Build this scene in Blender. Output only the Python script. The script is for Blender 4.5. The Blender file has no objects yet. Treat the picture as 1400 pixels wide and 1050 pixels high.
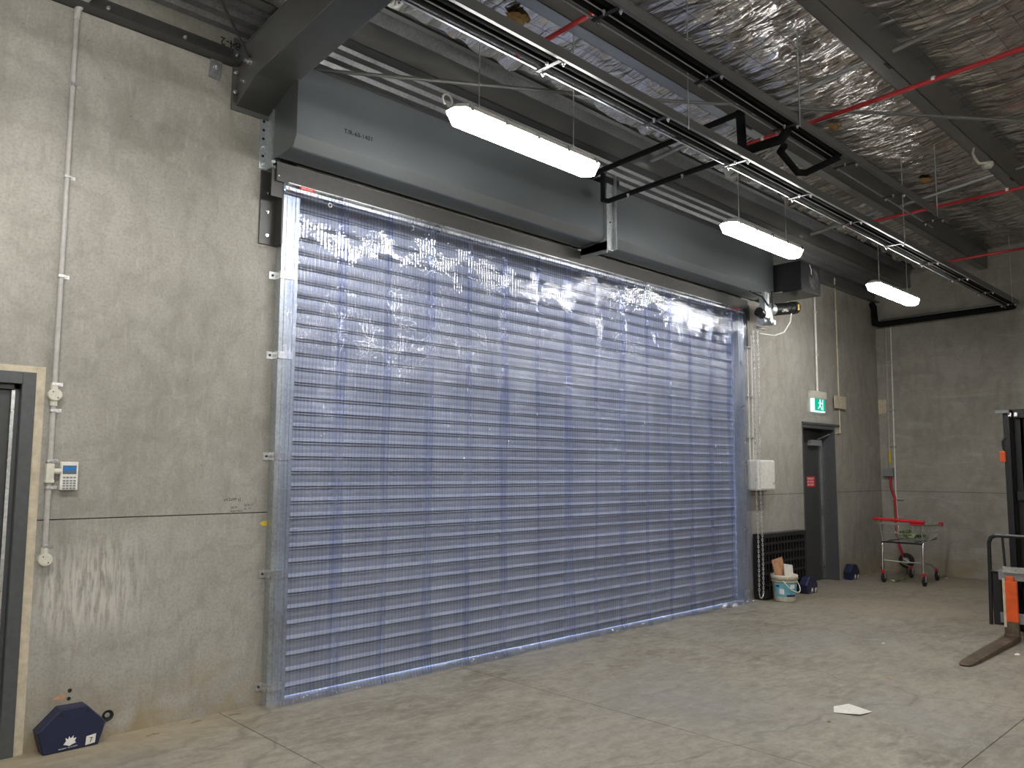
import bpy, bmesh, math, random
from mathutils import Vector, Matrix
PI = math.pi
random.seed(7)
S = bpy.context.scene
COL = S.collection

# ------------------------------------------------------------------ camera
FPX, CX, CY = 1079.34, 697.98, 540.40
YAW, PITCH, ROLL = 0.766352, 0.094256, 0.005831
CAM = Vector((0.0, -4.863, 1.5))
Fv = Vector((math.cos(PITCH)*math.sin(YAW), math.cos(PITCH)*math.cos(YAW), math.sin(PITCH)))
R0 = Vector((math.cos(YAW), -math.sin(YAW), 0)); U0 = R0.cross(Fv)
Rv = math.cos(ROLL)*R0 + math.sin(ROLL)*U0
Uv = -math.sin(ROLL)*R0 + math.cos(ROLL)*U0
cd = bpy.data.cameras.new('camera'); cam = bpy.data.objects.new('camera', cd); COL.objects.link(cam)
cam.matrix_world = Matrix(((Rv.x, Uv.x, -Fv.x, CAM.x), (Rv.y, Uv.y, -Fv.y, CAM.y), (Rv.z, Uv.z, -Fv.z, CAM.z), (0, 0, 0, 1)))
cd.sensor_fit = 'HORIZONTAL'; cd.sensor_width = 36.0
cd.lens = 36.0*FPX/1400
cd.shift_x = -(CX-700)/1400; cd.shift_y = (CY-525)/1400
cd.clip_start = 0.05; cd.clip_end = 200
S.camera = cam

# ------------------------------------------------------------------ world, exposure
W = bpy.data.worlds.new('world'); S.world = W; W.use_nodes = True
bg = W.node_tree.nodes['Background']; bg.inputs[0].default_value = (0.55, 0.68, 1.0, 1); bg.inputs[1].default_value = 6.0
S.view_settings.view_transform = 'Standard'; S.view_settings.look = 'None'
S.view_settings.gamma = 1.0; S.view_settings.use_curve_mapping = False
S.view_settings.exposure = 0.70
LAMP = 42.0      # strength of the batten diffusers

# ------------------------------------------------------------------ materials
class NT:
    def __init__(s, name):
        s.m = bpy.data.materials.new(name); s.m.use_nodes = True
        s.t = s.m.node_tree; s.n = s.t.nodes; s.b = s.n['Principled BSDF']; s.out = s.n['Material Output']
    def new(s, typ, **kw):
        n = s.n.new(typ)
        for k, v in kw.items(): setattr(n, k, v)
        return n
    def link(s, a, b): s.t.links.new(a, b)
    def coord(s, scale=(1, 1, 1), loc=(0, 0, 0), rot=(0, 0, 0)):
        g = s.new('ShaderNodeNewGeometry'); mp = s.new('ShaderNodeMapping')
        mp.inputs['Scale'].default_value = scale; mp.inputs['Location'].default_value = loc; mp.inputs['Rotation'].default_value = rot
        s.link(g.outputs['Position'], mp.inputs['Vector']); return mp.outputs[0]
    def noise(s, vec, scale=5, detail=4, rough=.5, dist=0):
        n = s.new('ShaderNodeTexNoise'); n.inputs['Scale'].default_value = scale; n.inputs['Detail'].default_value = detail
        n.inputs['Roughness'].default_value = rough; n.inputs['Distortion'].default_value = dist
        s.link(vec, n.inputs['Vector']); return n.outputs['Fac']
    def ramp(s, fac, stops):
        r = s.new('ShaderNodeValToRGB'); e = r.color_ramp.elements
        while len(e) < len(stops): e.new(0.5)
        for i, (p, c) in enumerate(stops):
            e[i].position = p; e[i].color = (c, c, c, 1) if isinstance(c, (int, float)) else (*c, 1)
        s.link(fac, r.inputs[0]); return r.outputs[0]
    def mix(s, fac, a, b, mode='MIX'):
        n = s.new('ShaderNodeMix', data_type='RGBA', blend_type=mode)
        for v, i in ((fac, 0), (a, 6), (b, 7)):
            if isinstance(v, (int, float)): n.inputs[i].default_value = v
            elif isinstance(v, tuple): n.inputs[i].default_value = (*v, 1)
            else: s.link(v, n.inputs[i])
        return n.outputs[2]
    def math(s, op, a, b=0.0, c=0.0):
        n = s.new('ShaderNodeMath', operation=op)
        for i, v in enumerate((a, b, c)):
            if isinstance(v, (int, float)): n.inputs[i].default_value = v
            else: s.link(v, n.inputs[i])
        return n.outputs[0]
    def sep(s, vec):
        n = s.new('ShaderNodeSeparateXYZ'); s.link(vec, n.inputs[0]); return n.outputs
    def maprange(s, v, a, b, c=0.0, d=1.0):
        n = s.new('ShaderNodeMapRange', interpolation_type='SMOOTHSTEP')
        s.link(v, n.inputs[0])
        for i, q in enumerate((a, b, c, d)): n.inputs[i+1].default_value = q
        return n.outputs[0]
    def bump(s, h, strength=.3, dist=.01, prev=None):
        n = s.new('ShaderNodeBump'); n.inputs['Strength'].default_value = strength; n.inputs['Distance'].default_value = dist
        s.link(h, n.inputs['Height'])
        if prev is not None: s.link(prev, n.inputs['Normal'])
        return n.outputs[0]
    def fin(s, col=None, rough=None, metal=None, normal=None, spec=None):
        for v, k in ((col, 'Base Color'), (rough, 'Roughness'), (metal, 'Metallic'), (normal, 'Normal'), (spec, 'Specular IOR Level')):
            if v is None: continue
            if isinstance(v, (int, float)): s.b.inputs[k].default_value = v
            elif isinstance(v, tuple): s.b.inputs[k].default_value = (*v, 1)
            else: s.link(v, s.b.inputs[k])
        return s.m

def simple(name, col, rough=.5, metal=0.0, var=.12, scale=30, spec=None, bump=0.0):
    t = NT(name); v = t.coord()
    n = t.noise(v, scale, 4, .6)
    a = tuple(max(0, c*(1-var)) for c in col); b = tuple(min(1, c*(1+var)) for c in col)
    c = t.mix(t.ramp(n, [(.3, 0.0), (.7, 1.0)]), a, b)
    nm = t.bump(n, bump, .004) if bump else None
    return t.fin(c, rough, metal, nm, spec)

def emit(name, col, strength):
    t = NT(name); t.n.remove(t.b); e = t.new('ShaderNodeEmission')
    e.inputs[0].default_value = (*col, 1); e.inputs[1].default_value = strength
    t.link(e.outputs[0], t.out.inputs[0]); return t.m

def wall_mat(name, tone=1.0):
    t = NT(name); v = t.coord(); x, y, z = t.sep(v)
    big = t.noise(v, .9, 5, .55, .4)
    mid = t.noise(v, 5, 6, .62, .6)
    fine = t.noise(v, 60, 4, .7)
    base = t.mix(t.ramp(big, [(.35, 0.0), (.65, 1.0)]), (.275*tone, .262*tone, .232*tone), (.385*tone, .37*tone, .335*tone))
    base = t.mix(t.math('MULTIPLY', t.ramp(mid, [(.4, 0.0), (.7, 1.0)]), .55), base, (.43*tone, .415*tone, .38*tone))
    base = t.mix(t.math('MULTIPLY', t.ramp(fine, [(.35, 1.0), (.55, 0.0)]), .35), base, (.17*tone, .16*tone, .13*tone))
    # trowel arcs: distorted wave rings
    wv = t.new('ShaderNodeTexWave', wave_type='RINGS', rings_direction='Y'); wv.inputs['Scale'].default_value = 1.1
    wv.inputs['Distortion'].default_value = 22; wv.inputs['Detail'].default_value = 5; wv.inputs['Detail Scale'].default_value = .7; wv.inputs['Detail Roughness'].default_value = .62
    t.link(t.coord((1, 1, 1), (-1.0, 0, -2.8)), wv.inputs['Vector'])
    base = t.mix(t.math('MULTIPLY', t.ramp(wv.outputs['Fac'], [(.0, 1.0), (.3, 0.0)]), .16), base, (.16*tone, .15*tone, .125*tone))
    sc1 = t.noise(t.coord(scale=(38, 1, 7), rot=(0, .9, 0)), 1.0, 5, .7, .8)
    sc2 = t.noise(t.coord(rot=(0, -.5, 0), scale=(30, 1, 6)), 1.0, 5, .7, 1.0)
    base = t.mix(t.math('MULTIPLY', t.ramp(sc1, [(.55, 0.0), (.68, 1.0)]), .28), base, (.50*tone, .48*tone, .44*tone))
    base = t.mix(t.math('MULTIPLY', t.ramp(sc2, [(.57, 0.0), (.70, 1.0)]), .30), base, (.19*tone, .18*tone, .155*tone))
    # vertical scuffs and pale cement runs low on the wall by the left door
    st = t.noise(t.coord((26, 1, 3.2)), 1.6, 5, .65, .3)
    m = t.math('MULTIPLY', t.maprange(x, 1.12, 1.25), t.maprange(x, 1.85, 1.5))
    mz = t.math('MULTIPLY', t.maprange(z, .5, .72), t.maprange(z, 1.25, .85))
    m = t.math('MULTIPLY', m, mz)
    m2 = t.math('MULTIPLY', m, t.ramp(st, [(.42, 0.0), (.55, 1.0)]))
    base = t.mix(t.math('MULTIPLY', m2, .8), base, (.56, .54, .5))
    # ochre dirt near the floor
    dn = t.noise(v, 3.2, 5, .6, .5)
    dm = t.math('MULTIPLY', t.maprange(z, .42, .02), t.ramp(dn, [(.38, 0.0), (.6, 1.0)]))
    base = t.mix(t.math('MULTIPLY', dm, .75), base, (.30, .225, .115))
    dn2 = t.noise(t.coord((3, 3, .7)), 2.2, 3, .5)
    base = t.mix(t.math('MULTIPLY', t.ramp(dn2, [(.55, 0.0), (.75, 1.0)]), .35), base, (.17*tone, .16*tone, .135*tone))
    # blow holes
    vo = t.new('ShaderNodeTexVoronoi'); vo.inputs['Scale'].default_value = 7; t.link(v, vo.inputs['Vector'])
    base = t.mix(t.ramp(vo.outputs['Distance'], [(.02, .6), (.035, 0.0)]), base, (.06, .055, .045))
    h = t.math('ADD', t.math('MULTIPLY', mid, .6), t.math('MULTIPLY', fine, .25))
    h = t.math('ADD', h, t.math('MULTIPLY', wv.outputs['Fac'], .08))
    return t.fin(base, .8, 0.0, t.bump(h, .45, .012), .35)

def floor_mat():
    t = NT('floor_concrete'); v = t.coord()
    a = t.noise(t.coord((1, 1, 1), rot=(0, 0, .5)), .8, 6, .62, .8)
    b = t.noise(t.coord((1.0, 2.6, 1), rot=(0, 0, .35)), 4.5, 8, .72, .5)
    b2 = t.noise(t.coord((1, 1, 1)), 14, 6, .7, .3)
    f = t.noise(v, 45, 5, .7)
    c = t.mix(t.ramp(a, [(.3, 0.0), (.7, 1.0)]), (.165, .145, .115), (.315, .288, .235))
    c = t.mix(t.math('MULTIPLY', t.ramp(b, [(.45, 0.0), (.62, 1.0)]), .6), c, (.37, .345, .29))
    c = t.mix(t.math('MULTIPLY', t.ramp(b, [(.28, 1.0), (.44, 0.0)]), .65), c, (.12, .105, .083))
    c = t.mix(t.math('MULTIPLY', t.ramp(f, [(.3, 1.0), (.5, 0.0)]), .35), c, (.10, .09, .075))
    c = t.mix(t.math('MULTIPLY', t.ramp(b2, [(.5, 0.0), (.68, 1.0)]), .35), c, (.42, .39, .33))
    c = t.mix(t.math('MULTIPLY', t.ramp(b2, [(.3, 1.0), (.46, 0.0)]), .4), c, (.12, .105, .085))
    g = t.noise(t.coord((1, 1, 1), (5, 3, 0)), .55, 3, .5)
    c = t.mix(t.math('MULTIPLY', t.ramp(g, [(.5, 0.0), (.68, 1.0)]), .5), c, (.24, .235, .235))
    # ochre silt swept along the wall
    x, y, z = t.sep(v)
    e = t.math('MULTIPLY', t.maprange(y, -.55, -.05), t.maprange(x, 3.2, 1.6))
    c = t.mix(t.math('MULTIPLY', e, .55), c, (.37, .30, .19))
    e2 = t.math('MULTIPLY', t.maprange(x, 8.0, 9.5), t.ramp(b, [(.3, 0.0), (.6, 1.0)]))
    c = t.mix(t.math('MULTIPLY', e2, .4), c, (.30, .235, .15))
    # thin cracks
    vo = t.new('ShaderNodeTexVoronoi', feature='DISTANCE_TO_EDGE'); vo.inputs['Scale'].default_value = .35
    wn = t.new('ShaderNodeTexNoise'); wn.inputs['Scale'].default_value = 2.5; t.link(v, wn.inputs['Vector'])
    mx = t.mix(.25, v, wn.outputs['Color']); t.link(mx, vo.inputs['Vector'])
    c = t.mix(t.ramp(vo.outputs['Distance'], [(.0, .35), (.004, 0.0)]), c, (.05, .045, .04))
    r = t.ramp(a, [(.3, .62), (.7, .45)])
    h = t.math('ADD', t.math('MULTIPLY', b, .5), t.math('MULTIPLY', f, .3))
    return t.fin(c, r, 0.0, t.bump(h, .25, .006), .45)

def galv(name, col=(.50, .535, .55), rough=.38, metal=.75, streak=(1, 1, 1), spangle=.3, var=1.0):
    t = NT(name); v = t.coord(streak)
    vo = t.new('ShaderNodeTexVoronoi'); vo.inputs['Scale'].default_value = 70; t.link(t.coord(), vo.inputs['Vector'])
    n = t.noise(v, 2.2, 5, .6, .5)
    k = t.math('ADD', t.math('MULTIPLY', t.sep(vo.outputs['Color'])[0], spangle), t.math('MULTIPLY', n, .9))
    c = t.mix(t.ramp(k, [(.3, 0.0), (.8, 1.0)]), tuple(q*(1-.28*var) for q in col), tuple(min(1, q*(1+.15*var)) for q in col))
    r = t.ramp(n, [(.3, rough-.07*var), (.7, rough+.12*var)])
    return t.fin(c, r, metal)

def foil_mat():
    t = NT('insulation_foil'); v = t.coord()
    wn = t.new('ShaderNodeTexNoise'); wn.inputs['Scale'].default_value = 2.2; t.link(v, wn.inputs['Vector'])
    wv = t.mix(.22, v, wn.outputs['Color'])
    mp = t.new('ShaderNodeMapping'); mp.inputs['Scale'].default_value = (11, 2.6, 4); mp.inputs['Rotation'].default_value = (0, 0, .15); t.link(wv, mp.inputs['Vector'])
    vo = t.new('ShaderNodeTexVoronoi', feature='F1'); vo.inputs['Scale'].default_value = 1.0; t.link(mp.outputs[0], vo.inputs['Vector'])
    vo2 = t.new('ShaderNodeTexVoronoi', feature='F1'); vo2.inputs['Scale'].default_value = 3.1; t.link(mp.outputs[0], vo2.inputs['Vector'])
    n1 = t.noise(t.coord((7, 1.2, 1), rot=(0, 0, .1)), 1.4, 3, .5, 1.0)
    st = t.noise(v, 1.1, 4, .6, .5)
    c = t.mix(t.ramp(st, [(.35, 0.0), (.7, 1.0)]), (.60, .57, .54), (.88, .87, .87))
    h = t.math('ADD', t.math('MULTIPLY', vo.outputs['Distance'], .6), t.math('MULTIPLY', vo2.outputs['Distance'], .22))
    h = t.math('ADD', h, t.math('MULTIPLY', n1, .8))
    return t.fin(c, .17, .96, t.bump(h, .55, .07))

def pvc_mat(name, t0, t1, haze0, haze1, fk=2.2):
    t = NT(name); t.n.remove(t.b)
    v = t.coord((14, 1, .8)); n = t.noise(v, 2.0, 3, .5, .4)
    n2 = t.noise(t.coord((3, 1, 3)), 3.0, 3, .5)
    bm = t.bump(n2, .25, .02, t.bump(n, .3, .004))
    tr = t.new('ShaderNodeBsdfTransparent')
    tint = t.mix(t.ramp(n, [(.35, 0.0), (.65, 1.0)]), t0, t1)
    t.link(tint, tr.inputs[0])
    gl = t.new('ShaderNodeBsdfGlossy'); gl.inputs['Roughness'].default_value = .018; gl.inputs[0].default_value = (.95, .97, 1, 1)
    t.link(bm, gl.inputs['Normal'])
    df = t.new('ShaderNodeBsdfDiffuse'); df.inputs[0].default_value = (.66, .70, .84, 1)
    lt = t.new('ShaderNodeBsdfTranslucent'); lt.inputs[0].default_value = (.64, .69, .84, 1)
    hz = t.new('ShaderNodeMixShader'); hz.inputs[0].default_value = .3
    t.link(df.outputs[0], hz.inputs[1]); t.link(lt.outputs[0], hz.inputs[2])
    m0 = t.new('ShaderNodeMixShader')
    t.link(t.math('MULTIPLY_ADD', t.ramp(n, [(.4, 0.0), (.75, 1.0)]), haze1, haze0), m0.inputs[0])
    t.link(tr.outputs[0], m0.inputs[1]); t.link(hz.outputs[0], m0.inputs[2])
    lw = t.new('ShaderNodeLayerWeight'); t.link(bm, lw.inputs['Normal'])     # Schlick, the same from both faces of the sheet
    fr = t.math('MULTIPLY_ADD', t.math('POWER', lw.outputs['Facing'], 5.0), .93, .05)
    m1 = t.new('ShaderNodeMixShader')
    t.link(t.math('MINIMUM', t.math('MULTIPLY', fr, fk), 1.0), m1.inputs[0])
    t.link(m0.outputs[0], m1.inputs[1]); t.link(gl.outputs[0], m1.inputs[2])
    t.link(m1.outputs[0], t.out.inputs[0]); return t.m

M = dict(
    wall=wall_mat('precast_concrete'), floor=floor_mat(),
    joint=simple('joint_sealant', (.06, .055, .05), .9),  # plain dark colour of the joints and the cores behind them
    galv=galv('galvanised_steel'), hood=galv('galvanised_hood', (.34, .38, .40), .30, .85, (.4, 1, 1), .05, .25),
    slat=galv('galvanised_slat', (.50, .515, .54), .50, .45, (.3, 3, 3), .08),
    deck=galv('zinc_deck', (.30, .31, .32), .45, .7), purlin=galv('zinc_purlin', (.36, .37, .365), .33, .88, (.5, 3, 3), .08, .5),
    foil=foil_mat(), pvc=pvc_mat('clear_pvc', (.80, .835, .945), (.88, .905, .97), .025, .035, .9), rib=pvc_mat('clear_pvc_rib', (.58, .64, .87), (.78, .82, .96), .07, .07, 1.6),
    dark=simple('charcoal_paint', (.05, .05, .048), .42), rafter=simple('grey_oxide_paint', (.15, .153, .15), .33, .25, .15, 2),
    black=simple('black_foam_lagging', (.009, .009, .010), .9, 0, .3, 60, spec=.15, bump=.5),
    blacks=simple('black_plastic', (.014, .014, .016), .35), blackm=simple('black_steel', (.02, .02, .022), .35, .2),
    light=simple('white_plastic', (.72, .71, .67), .4), cream=simple('cream_sealant', (.52, .46, .35), .8, 0, .2, 20),
    conduit=simple('grey_conduit', (.42, .41, .39), .45), beige=simple('beige_plastic', (.60, .58, .50), .45),
    door=simple('dark_grey_door_paint', (.055, .058, .06), .35), frame=simple('door_frame_paint', (.075, .082, .085), .35),
    silver=galv('bright_steel', (.72, .73, .74), .28, .9), chrome=galv('worn_chrome', (.75, .75, .75), .2, 1.0),
    red=simple('red_paint', (.42, .02, .025), .4), redp=simple('red_plastic', (.62, .02, .03), .35),
    redsign=simple('red_label', (.68, .02, .03), .4), white=simple('white_print', (.8, .8, .78), .5),
    navy=simple('navy_plastic', (.012, .017, .055), .4), ink=simple('black_ink', (.01, .01, .01), .7),
    orange=simple('orange_paint', (.72, .10, .015), .45, 0, .2, 8), rubber=simple('black_rubber', (.018, .018, .018), .7),
    fork=simple('worn_fork_steel', (.16, .12, .085), .45, .6, .4, 8), yellow=simple('yellow_plastic', (.62, .44, .03), .5),
    bucket=simple('cream_bucket_plastic', (.62, .58, .47), .45), label=simple('pale_blue_label', (.16, .42, .52), .45, 0, .25, 14),
    wood=simple('pinkish_timber', (.50, .27, .16), .7, 0, .25, 12), paper=simple('white_paper', (.75, .73, .68), .7),
    leafg=simple('green_leaf', (.10, .19, .04), .6, 0, .4, 25), leafp=simple('pale_leaf', (.42, .48, .26), .6, 0, .3, 25),
    twig=simple('dry_twig', (.22, .15, .09), .8), foamo=simple('orange_expanding_foam', (.36, .22, .08), .8, 0, .3, 30),
    ymark=simple('yellow_crayon', (.72, .52, .03), .7), grey=simple('mid_grey_plastic', (.22, .23, .235), .5),
    lamp=emit('lamp_diffuser', (1.0, .975, .93), LAMP), screen=emit('blue_screen', (.03, .22, .62), .5),
    screenbg=simple('screen_surround', (.10, .14, .18), .3),
    exitg=emit('exit_green', (.01, .42, .26), .75), exitw=emit('exit_white', (.75, 1, .97), 1.0),
    wheelg=simple('grey_wheel_hub', (.28, .27, .25), .5), wire=galv("cart_wire", (.46, .48, .44), .45, .5),
    mesh=simple('safety_mesh_wire', (.10, .10, .10), .5, .5),
)

# ------------------------------------------------------------------ geometry helpers
class MB:
    def __init__(s): s.v = []; s.f = []; s.sm = []; s.mi = []; s.cur = 0; s.marks = []
    def p(s): s.marks.append((len(s.v), len(s.f))); return s
    def add(s, vs, fs, smooth=False):
        o = len(s.v); s.v += [tuple(p) for p in vs]
        for f in fs: s.f.append([o+i for i in f]); s.sm.append(smooth); s.mi.append(s.cur)
        return s
    def box(s, x0, x1, y0, y1, z0, z1):
        if x0 > x1: x0, x1 = x1, x0
        if y0 > y1: y0, y1 = y1, y0
        if z0 > z1: z0, z1 = z1, z0
        v = [(x, y, z) for z in (z0, z1) for y in (y0, y1) for x in (x0, x1)]
        return s.add(v, [(0, 2, 3, 1), (4, 5, 7, 6), (0, 1, 5, 4), (2, 6, 7, 3), (0, 4, 6, 2), (1, 3, 7, 5)])
    def tube(s, pts, r, n=10, cap=True, rs=None):
        pts = [Vector(p) for p in pts]; rings = []
        t0 = (pts[1]-pts[0]).normalized(); a = Vector((0, 0, 1)) if abs(t0.z) < .9 else Vector((1, 0, 0))
        u = t0.cross(a).normalized()
        for i, p in enumerate(pts):
            if i == 0: t = (pts[1]-pts[0]).normalized()
            elif i == len(pts)-1: t = (pts[-1]-pts[-2]).normalized()
            else:
                t = ((pts[i]-pts[i-1]).normalized()+(pts[i+1]-pts[i]).normalized())
                t = t.normalized() if t.length > 1e-6 else (pts[i]-pts[i-1]).normalized()
            u = (u - t*u.dot(t)); u = u.normalized() if u.length > 1e-6 else t.orthogonal().normalized(); w = t.cross(u)
            k = 1.0
            if 0 < i < len(pts)-1:
                c = max(.5, math.sqrt(max(0.0, (1+(pts[i]-pts[i-1]).normalized().dot((pts[i+1]-pts[i]).normalized()))/2))); k = 1/c
            rr = (rs[i] if rs else r)
            rings.append([p+(u*math.cos(2*PI*j/n)+w*math.sin(2*PI*j/n))*rr*(k if k < 1.2 else 1.15) for j in range(n)])
        vs = [q for ring in rings for q in ring]; fs = []
        for i in range(len(pts)-1):
            for j in range(n): fs.append((i*n+j, i*n+(j+1) % n, (i+1)*n+(j+1) % n, (i+1)*n+j))
        s.add(vs, fs, True)
        if cap:
            s.add(rings[0], [tuple(range(n-1, -1, -1))]); s.add(rings[-1], [tuple(range(n))])
        return s
    def prism(s, poly, axis, a, b):
        """poly: 2D outline in the other two axes (xyz order), extruded along axis from a to b"""
        def mk(p, q):
            if axis == 'x': return (q, p[0], p[1])
            if axis == 'y': return (p[0], q, p[1])
            return (p[0], p[1], q)
        n = len(poly); vs = [mk(p, a) for p in poly]+[mk(p, b) for p in poly]
        fs = [tuple(range(n)), tuple(range(2*n-1, n-1, -1))]
        for i in range(n): j = (i+1) % n; fs.append((i, i+n, j+n, j))
        return s.add(vs, fs)
    def beam(s, p0, p1, w, h):
        """rectangular bar from p0 to p1, width w (horizontal), height h"""
        p0, p1 = Vector(p0), Vector(p1); t = (p1-p0).normalized()
        up = Vector((0, 0, 1)) if abs(t.z) < .95 else Vector((0, 1, 0))
        u = t.cross(up).normalized(); w2 = u.cross(t).normalized()
        vs = [p+u*a*w/2+w2*b*h/2 for p in (p0, p1) for a, b in ((-1, -1), (1, -1), (1, 1), (-1, 1))]
        return s.add(vs, [(0, 1, 2, 3), (7, 6, 5, 4), (0, 4, 5, 1), (1, 5, 6, 2), (2, 6, 7, 3), (3, 7, 4, 0)])
    def bolt(s, p, d, r=.012, h=.01, mark=True):
        if mark: s.p()
        p = Vector(p); d = Vector(d).normalized(); s.tube([p, p+d*h], r, 6); s.tube([p+d*h, p+d*(h*2.2)], r*.5, 6); return s
    def lathe(s, c, prof, n=24, axis='z'):
        vs = []
        for r, h in prof:
            for j in range(n):
                a = 2*PI*j/n; x, y = r*math.cos(a), r*math.sin(a)
                vs.append((c[0]+x, c[1]+y, c[2]+h) if axis == 'z' else ((c[0]+x, c[1]+h, c[2]+y) if axis == 'y' else (c[0]+h, c[1]+x, c[2]+y)))
        fs = []
        for i in range(len(prof)-1):
            for j in range(n): fs.append((i*n+j, i*n+(j+1) % n, (i+1)*n+(j+1) % n, (i+1)*n+j))
        return s.add(vs, fs, True)
    def build(s, name, mat, parent=None, bevel=0.0, loc=None):
        if len(s.marks) > 1:       # several pieces: each becomes an object of its own
            mk = s.marks+[(len(s.v), len(s.f))]; o = None
            for (v0, f0), (v1, f1) in zip(mk, mk[1:]):
                if f1 == f0: continue
                q = MB(); q.v = s.v[v0:v1]; q.f = [[i-v0 for i in f] for f in s.f[f0:f1]]; q.sm = s.sm[f0:f1]; q.mi = s.mi[f0:f1]
                o = q.build(name, mat, parent, bevel, loc)
            return o
        me = bpy.data.meshes.new(name)
        vs = s.v
        if loc is not None: vs = [(a-loc[0], b-loc[1], c-loc[2]) for a, b, c in vs]
        me.from_pydata(vs, [], s.f); me.validate()
        mats = mat if isinstance(mat, (list, tuple)) else [mat]
        for m in mats: me.materials.append(M[m])
        me.polygons.foreach_set('use_smooth', s.sm)
        if len(mats) > 1: me.polygons.foreach_set('material_index', s.mi)
        bm = bmesh.new(); bm.from_mesh(me); bmesh.ops.recalc_face_normals(bm, faces=bm.faces); bm.to_mesh(me); bm.free()
        o = bpy.data.objects.new(name, me); COL.objects.link(o)
        if loc is not None: o.location = loc
        if parent is not None:
            o.parent = parent
            wl = Vector(parent.get('_w', (0, 0, 0)))
            o.location = Vector(o.location) - wl
            o['_w'] = list(Vector(loc) if loc is not None else Vector((0, 0, 0)))
        else: o['_w'] = list(loc) if loc is not None else [0, 0, 0]
        if bevel:
            b = o.modifiers.new('bevel', 'BEVEL'); b.width = bevel; b.segments = 2; b.limit_method = 'ANGLE'
        return o

def tag(o, label, cat, group=None, kind=None):
    o['label'] = label; o['category'] = cat
    if group: o['group'] = group
    if kind: o['kind'] = kind
    return o
def thing(name, label, cat, loc=(0, 0, 0), group=None):
    o = bpy.data.objects.new(name, None); COL.objects.link(o); o.location = loc; o['_w'] = list(loc)
    o.empty_display_size = .1
    return tag(o, label, cat, group)
def struct(o): o['kind'] = 'structure'; return o
def dup(o, loc, label=None):
    r = o.copy(); COL.objects.link(r); r.location = loc
    if label: r['label'] = label
    for ch in list(o.children):
        c = ch.copy(); COL.objects.link(c); c.parent = r
        for g in ch.children:
            d = g.copy(); COL.objects.link(d); d.parent = c
    return r

def text(body, size, mat, origin, xdir, ydir, parent, name='lettering', depth=.0006):
    """flat print: text laid from origin along xdir, letters upright along ydir"""
    cu = bpy.data.curves.new(name, 'FONT'); cu.body = body; cu.size = size; cu.extrude = depth; cu.resolution_u = 2
    tmp = bpy.data.objects.new(name, cu); COL.objects.link(tmp)
    dg = bpy.context.evaluated_depsgraph_get(); dg.update()
    me = bpy.data.meshes.new_from_object(tmp.evaluated_get(dg)); bpy.data.objects.remove(tmp)
    me.materials.clear(); me.materials.append(M[mat])
    X = Vector(xdir).normalized(); Y = Vector(ydir).normalized(); Z = X.cross(Y)
    for v in me.vertices: v.co = Vector(origin)+X*v.co.x+Y*v.co.y+Z*(v.co.z+depth)
    o = bpy.data.objects.new(name, me); COL.objects.link(o)
    if parent is not None:
        o.parent = parent; o.location = -Vector(parent.get('_w', (0, 0, 0)))
    return o

# ------------------------------------------------------------------ room shell
XL, XR, YR = -5.0, 12.65, -12.0
ZJ = 1.215
def zroof(y): return 4.56+.1*abs(y)
OX0, OX1, OZ = 2.52, 8.43, 3.50       # roller door opening
D1 = (.12, 1.10, 2.01)                 # left door frame outer
D2 = (10.05, 11.05, 2.13)              # right door opening

fl = struct(MB().box(XL-.3, XR+.3, YR-.3, 1.2, -.2, -.012).build('floor', 'joint'))
xs = [XL-.0, -1.47, 2.20, 4.03, 7.9, XR]; ys = [YR, -7.2, -3.45, 0.0]
g = .003
for i in range(len(xs)-1):
    for j in range(len(ys)-1):
        if (i in (1, 2)) and False: continue
        MB().box(xs[i]+g, xs[i+1]-g, ys[j]+g, ys[j+1]-(g if j < 2 else 0), -.012, 0).build('slab', 'floor', fl)
for a_, b_, y_ in ((OX0, OX1, .2), (D1[0], D1[1], .13), (D2[0], D2[1], .235)): MB().box(a_, b_, 0, y_, -.012, 0).build('threshold', 'floor', fl)

def openings_wall(ops, x0, x1, z0, z1, y0, y1, mb):
    """boxes filling the rectangle around openings (x0,x1,ztop)"""
    cur = x0
    for a, b, zt in ops:
        if a > cur: mb.box(cur, a, y0, y1, z0, z1)
        if zt < z1: mb.box(a, b, y0, y1, max(z0, zt), z1)
        cur = b
    mb.box(cur, x1, y0, y1, z0, z1)
ops = [(D1[0]-.02, D1[1]+.045, D1[2]+.035), (OX0, OX1, OZ), (D2[0], D2[1], D2[2])]
mb = MB(); openings_wall(ops, XL, XR+.2, 0, 4.8, .014, .2, mb)
wf = struct(mb.build('wall_front', 'joint'))
def panel(x0, x1, z0, z1): MB().box(x0, x1, 0, .014, z0, z1).build('panel', 'wall', wf)
j = .003
cols = [(XL, D1[0]-.02), (D1[1]+.045, OX0), (OX1, D2[0]), (D2[1], XR)]
for a, b in cols: panel(a, b, 0, ZJ-j)
for a, b in [(XL, D1[0]-.02)]: panel(a, b, ZJ+j, 4.8)
# upper left panel with a door notch, upper right panel with a door notch: each one outline
def notch(x0, x1, z0, z1, ops_):
    m_ = MB(); openings_wall(ops_, x0, x1, z0, z1, 0, .014, m_); m_.build('panel', 'wall', wf)
notch(D1[0]-.02, OX0, ZJ+j, 4.8, [(D1[0]-.02, D1[1]+.045, D1[2]+.035)])
panel(OX0, OX1, OZ, 4.8)
notch(OX1, XR, ZJ+j, 4.8, [(D2[0], D2[1], D2[2])])

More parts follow.
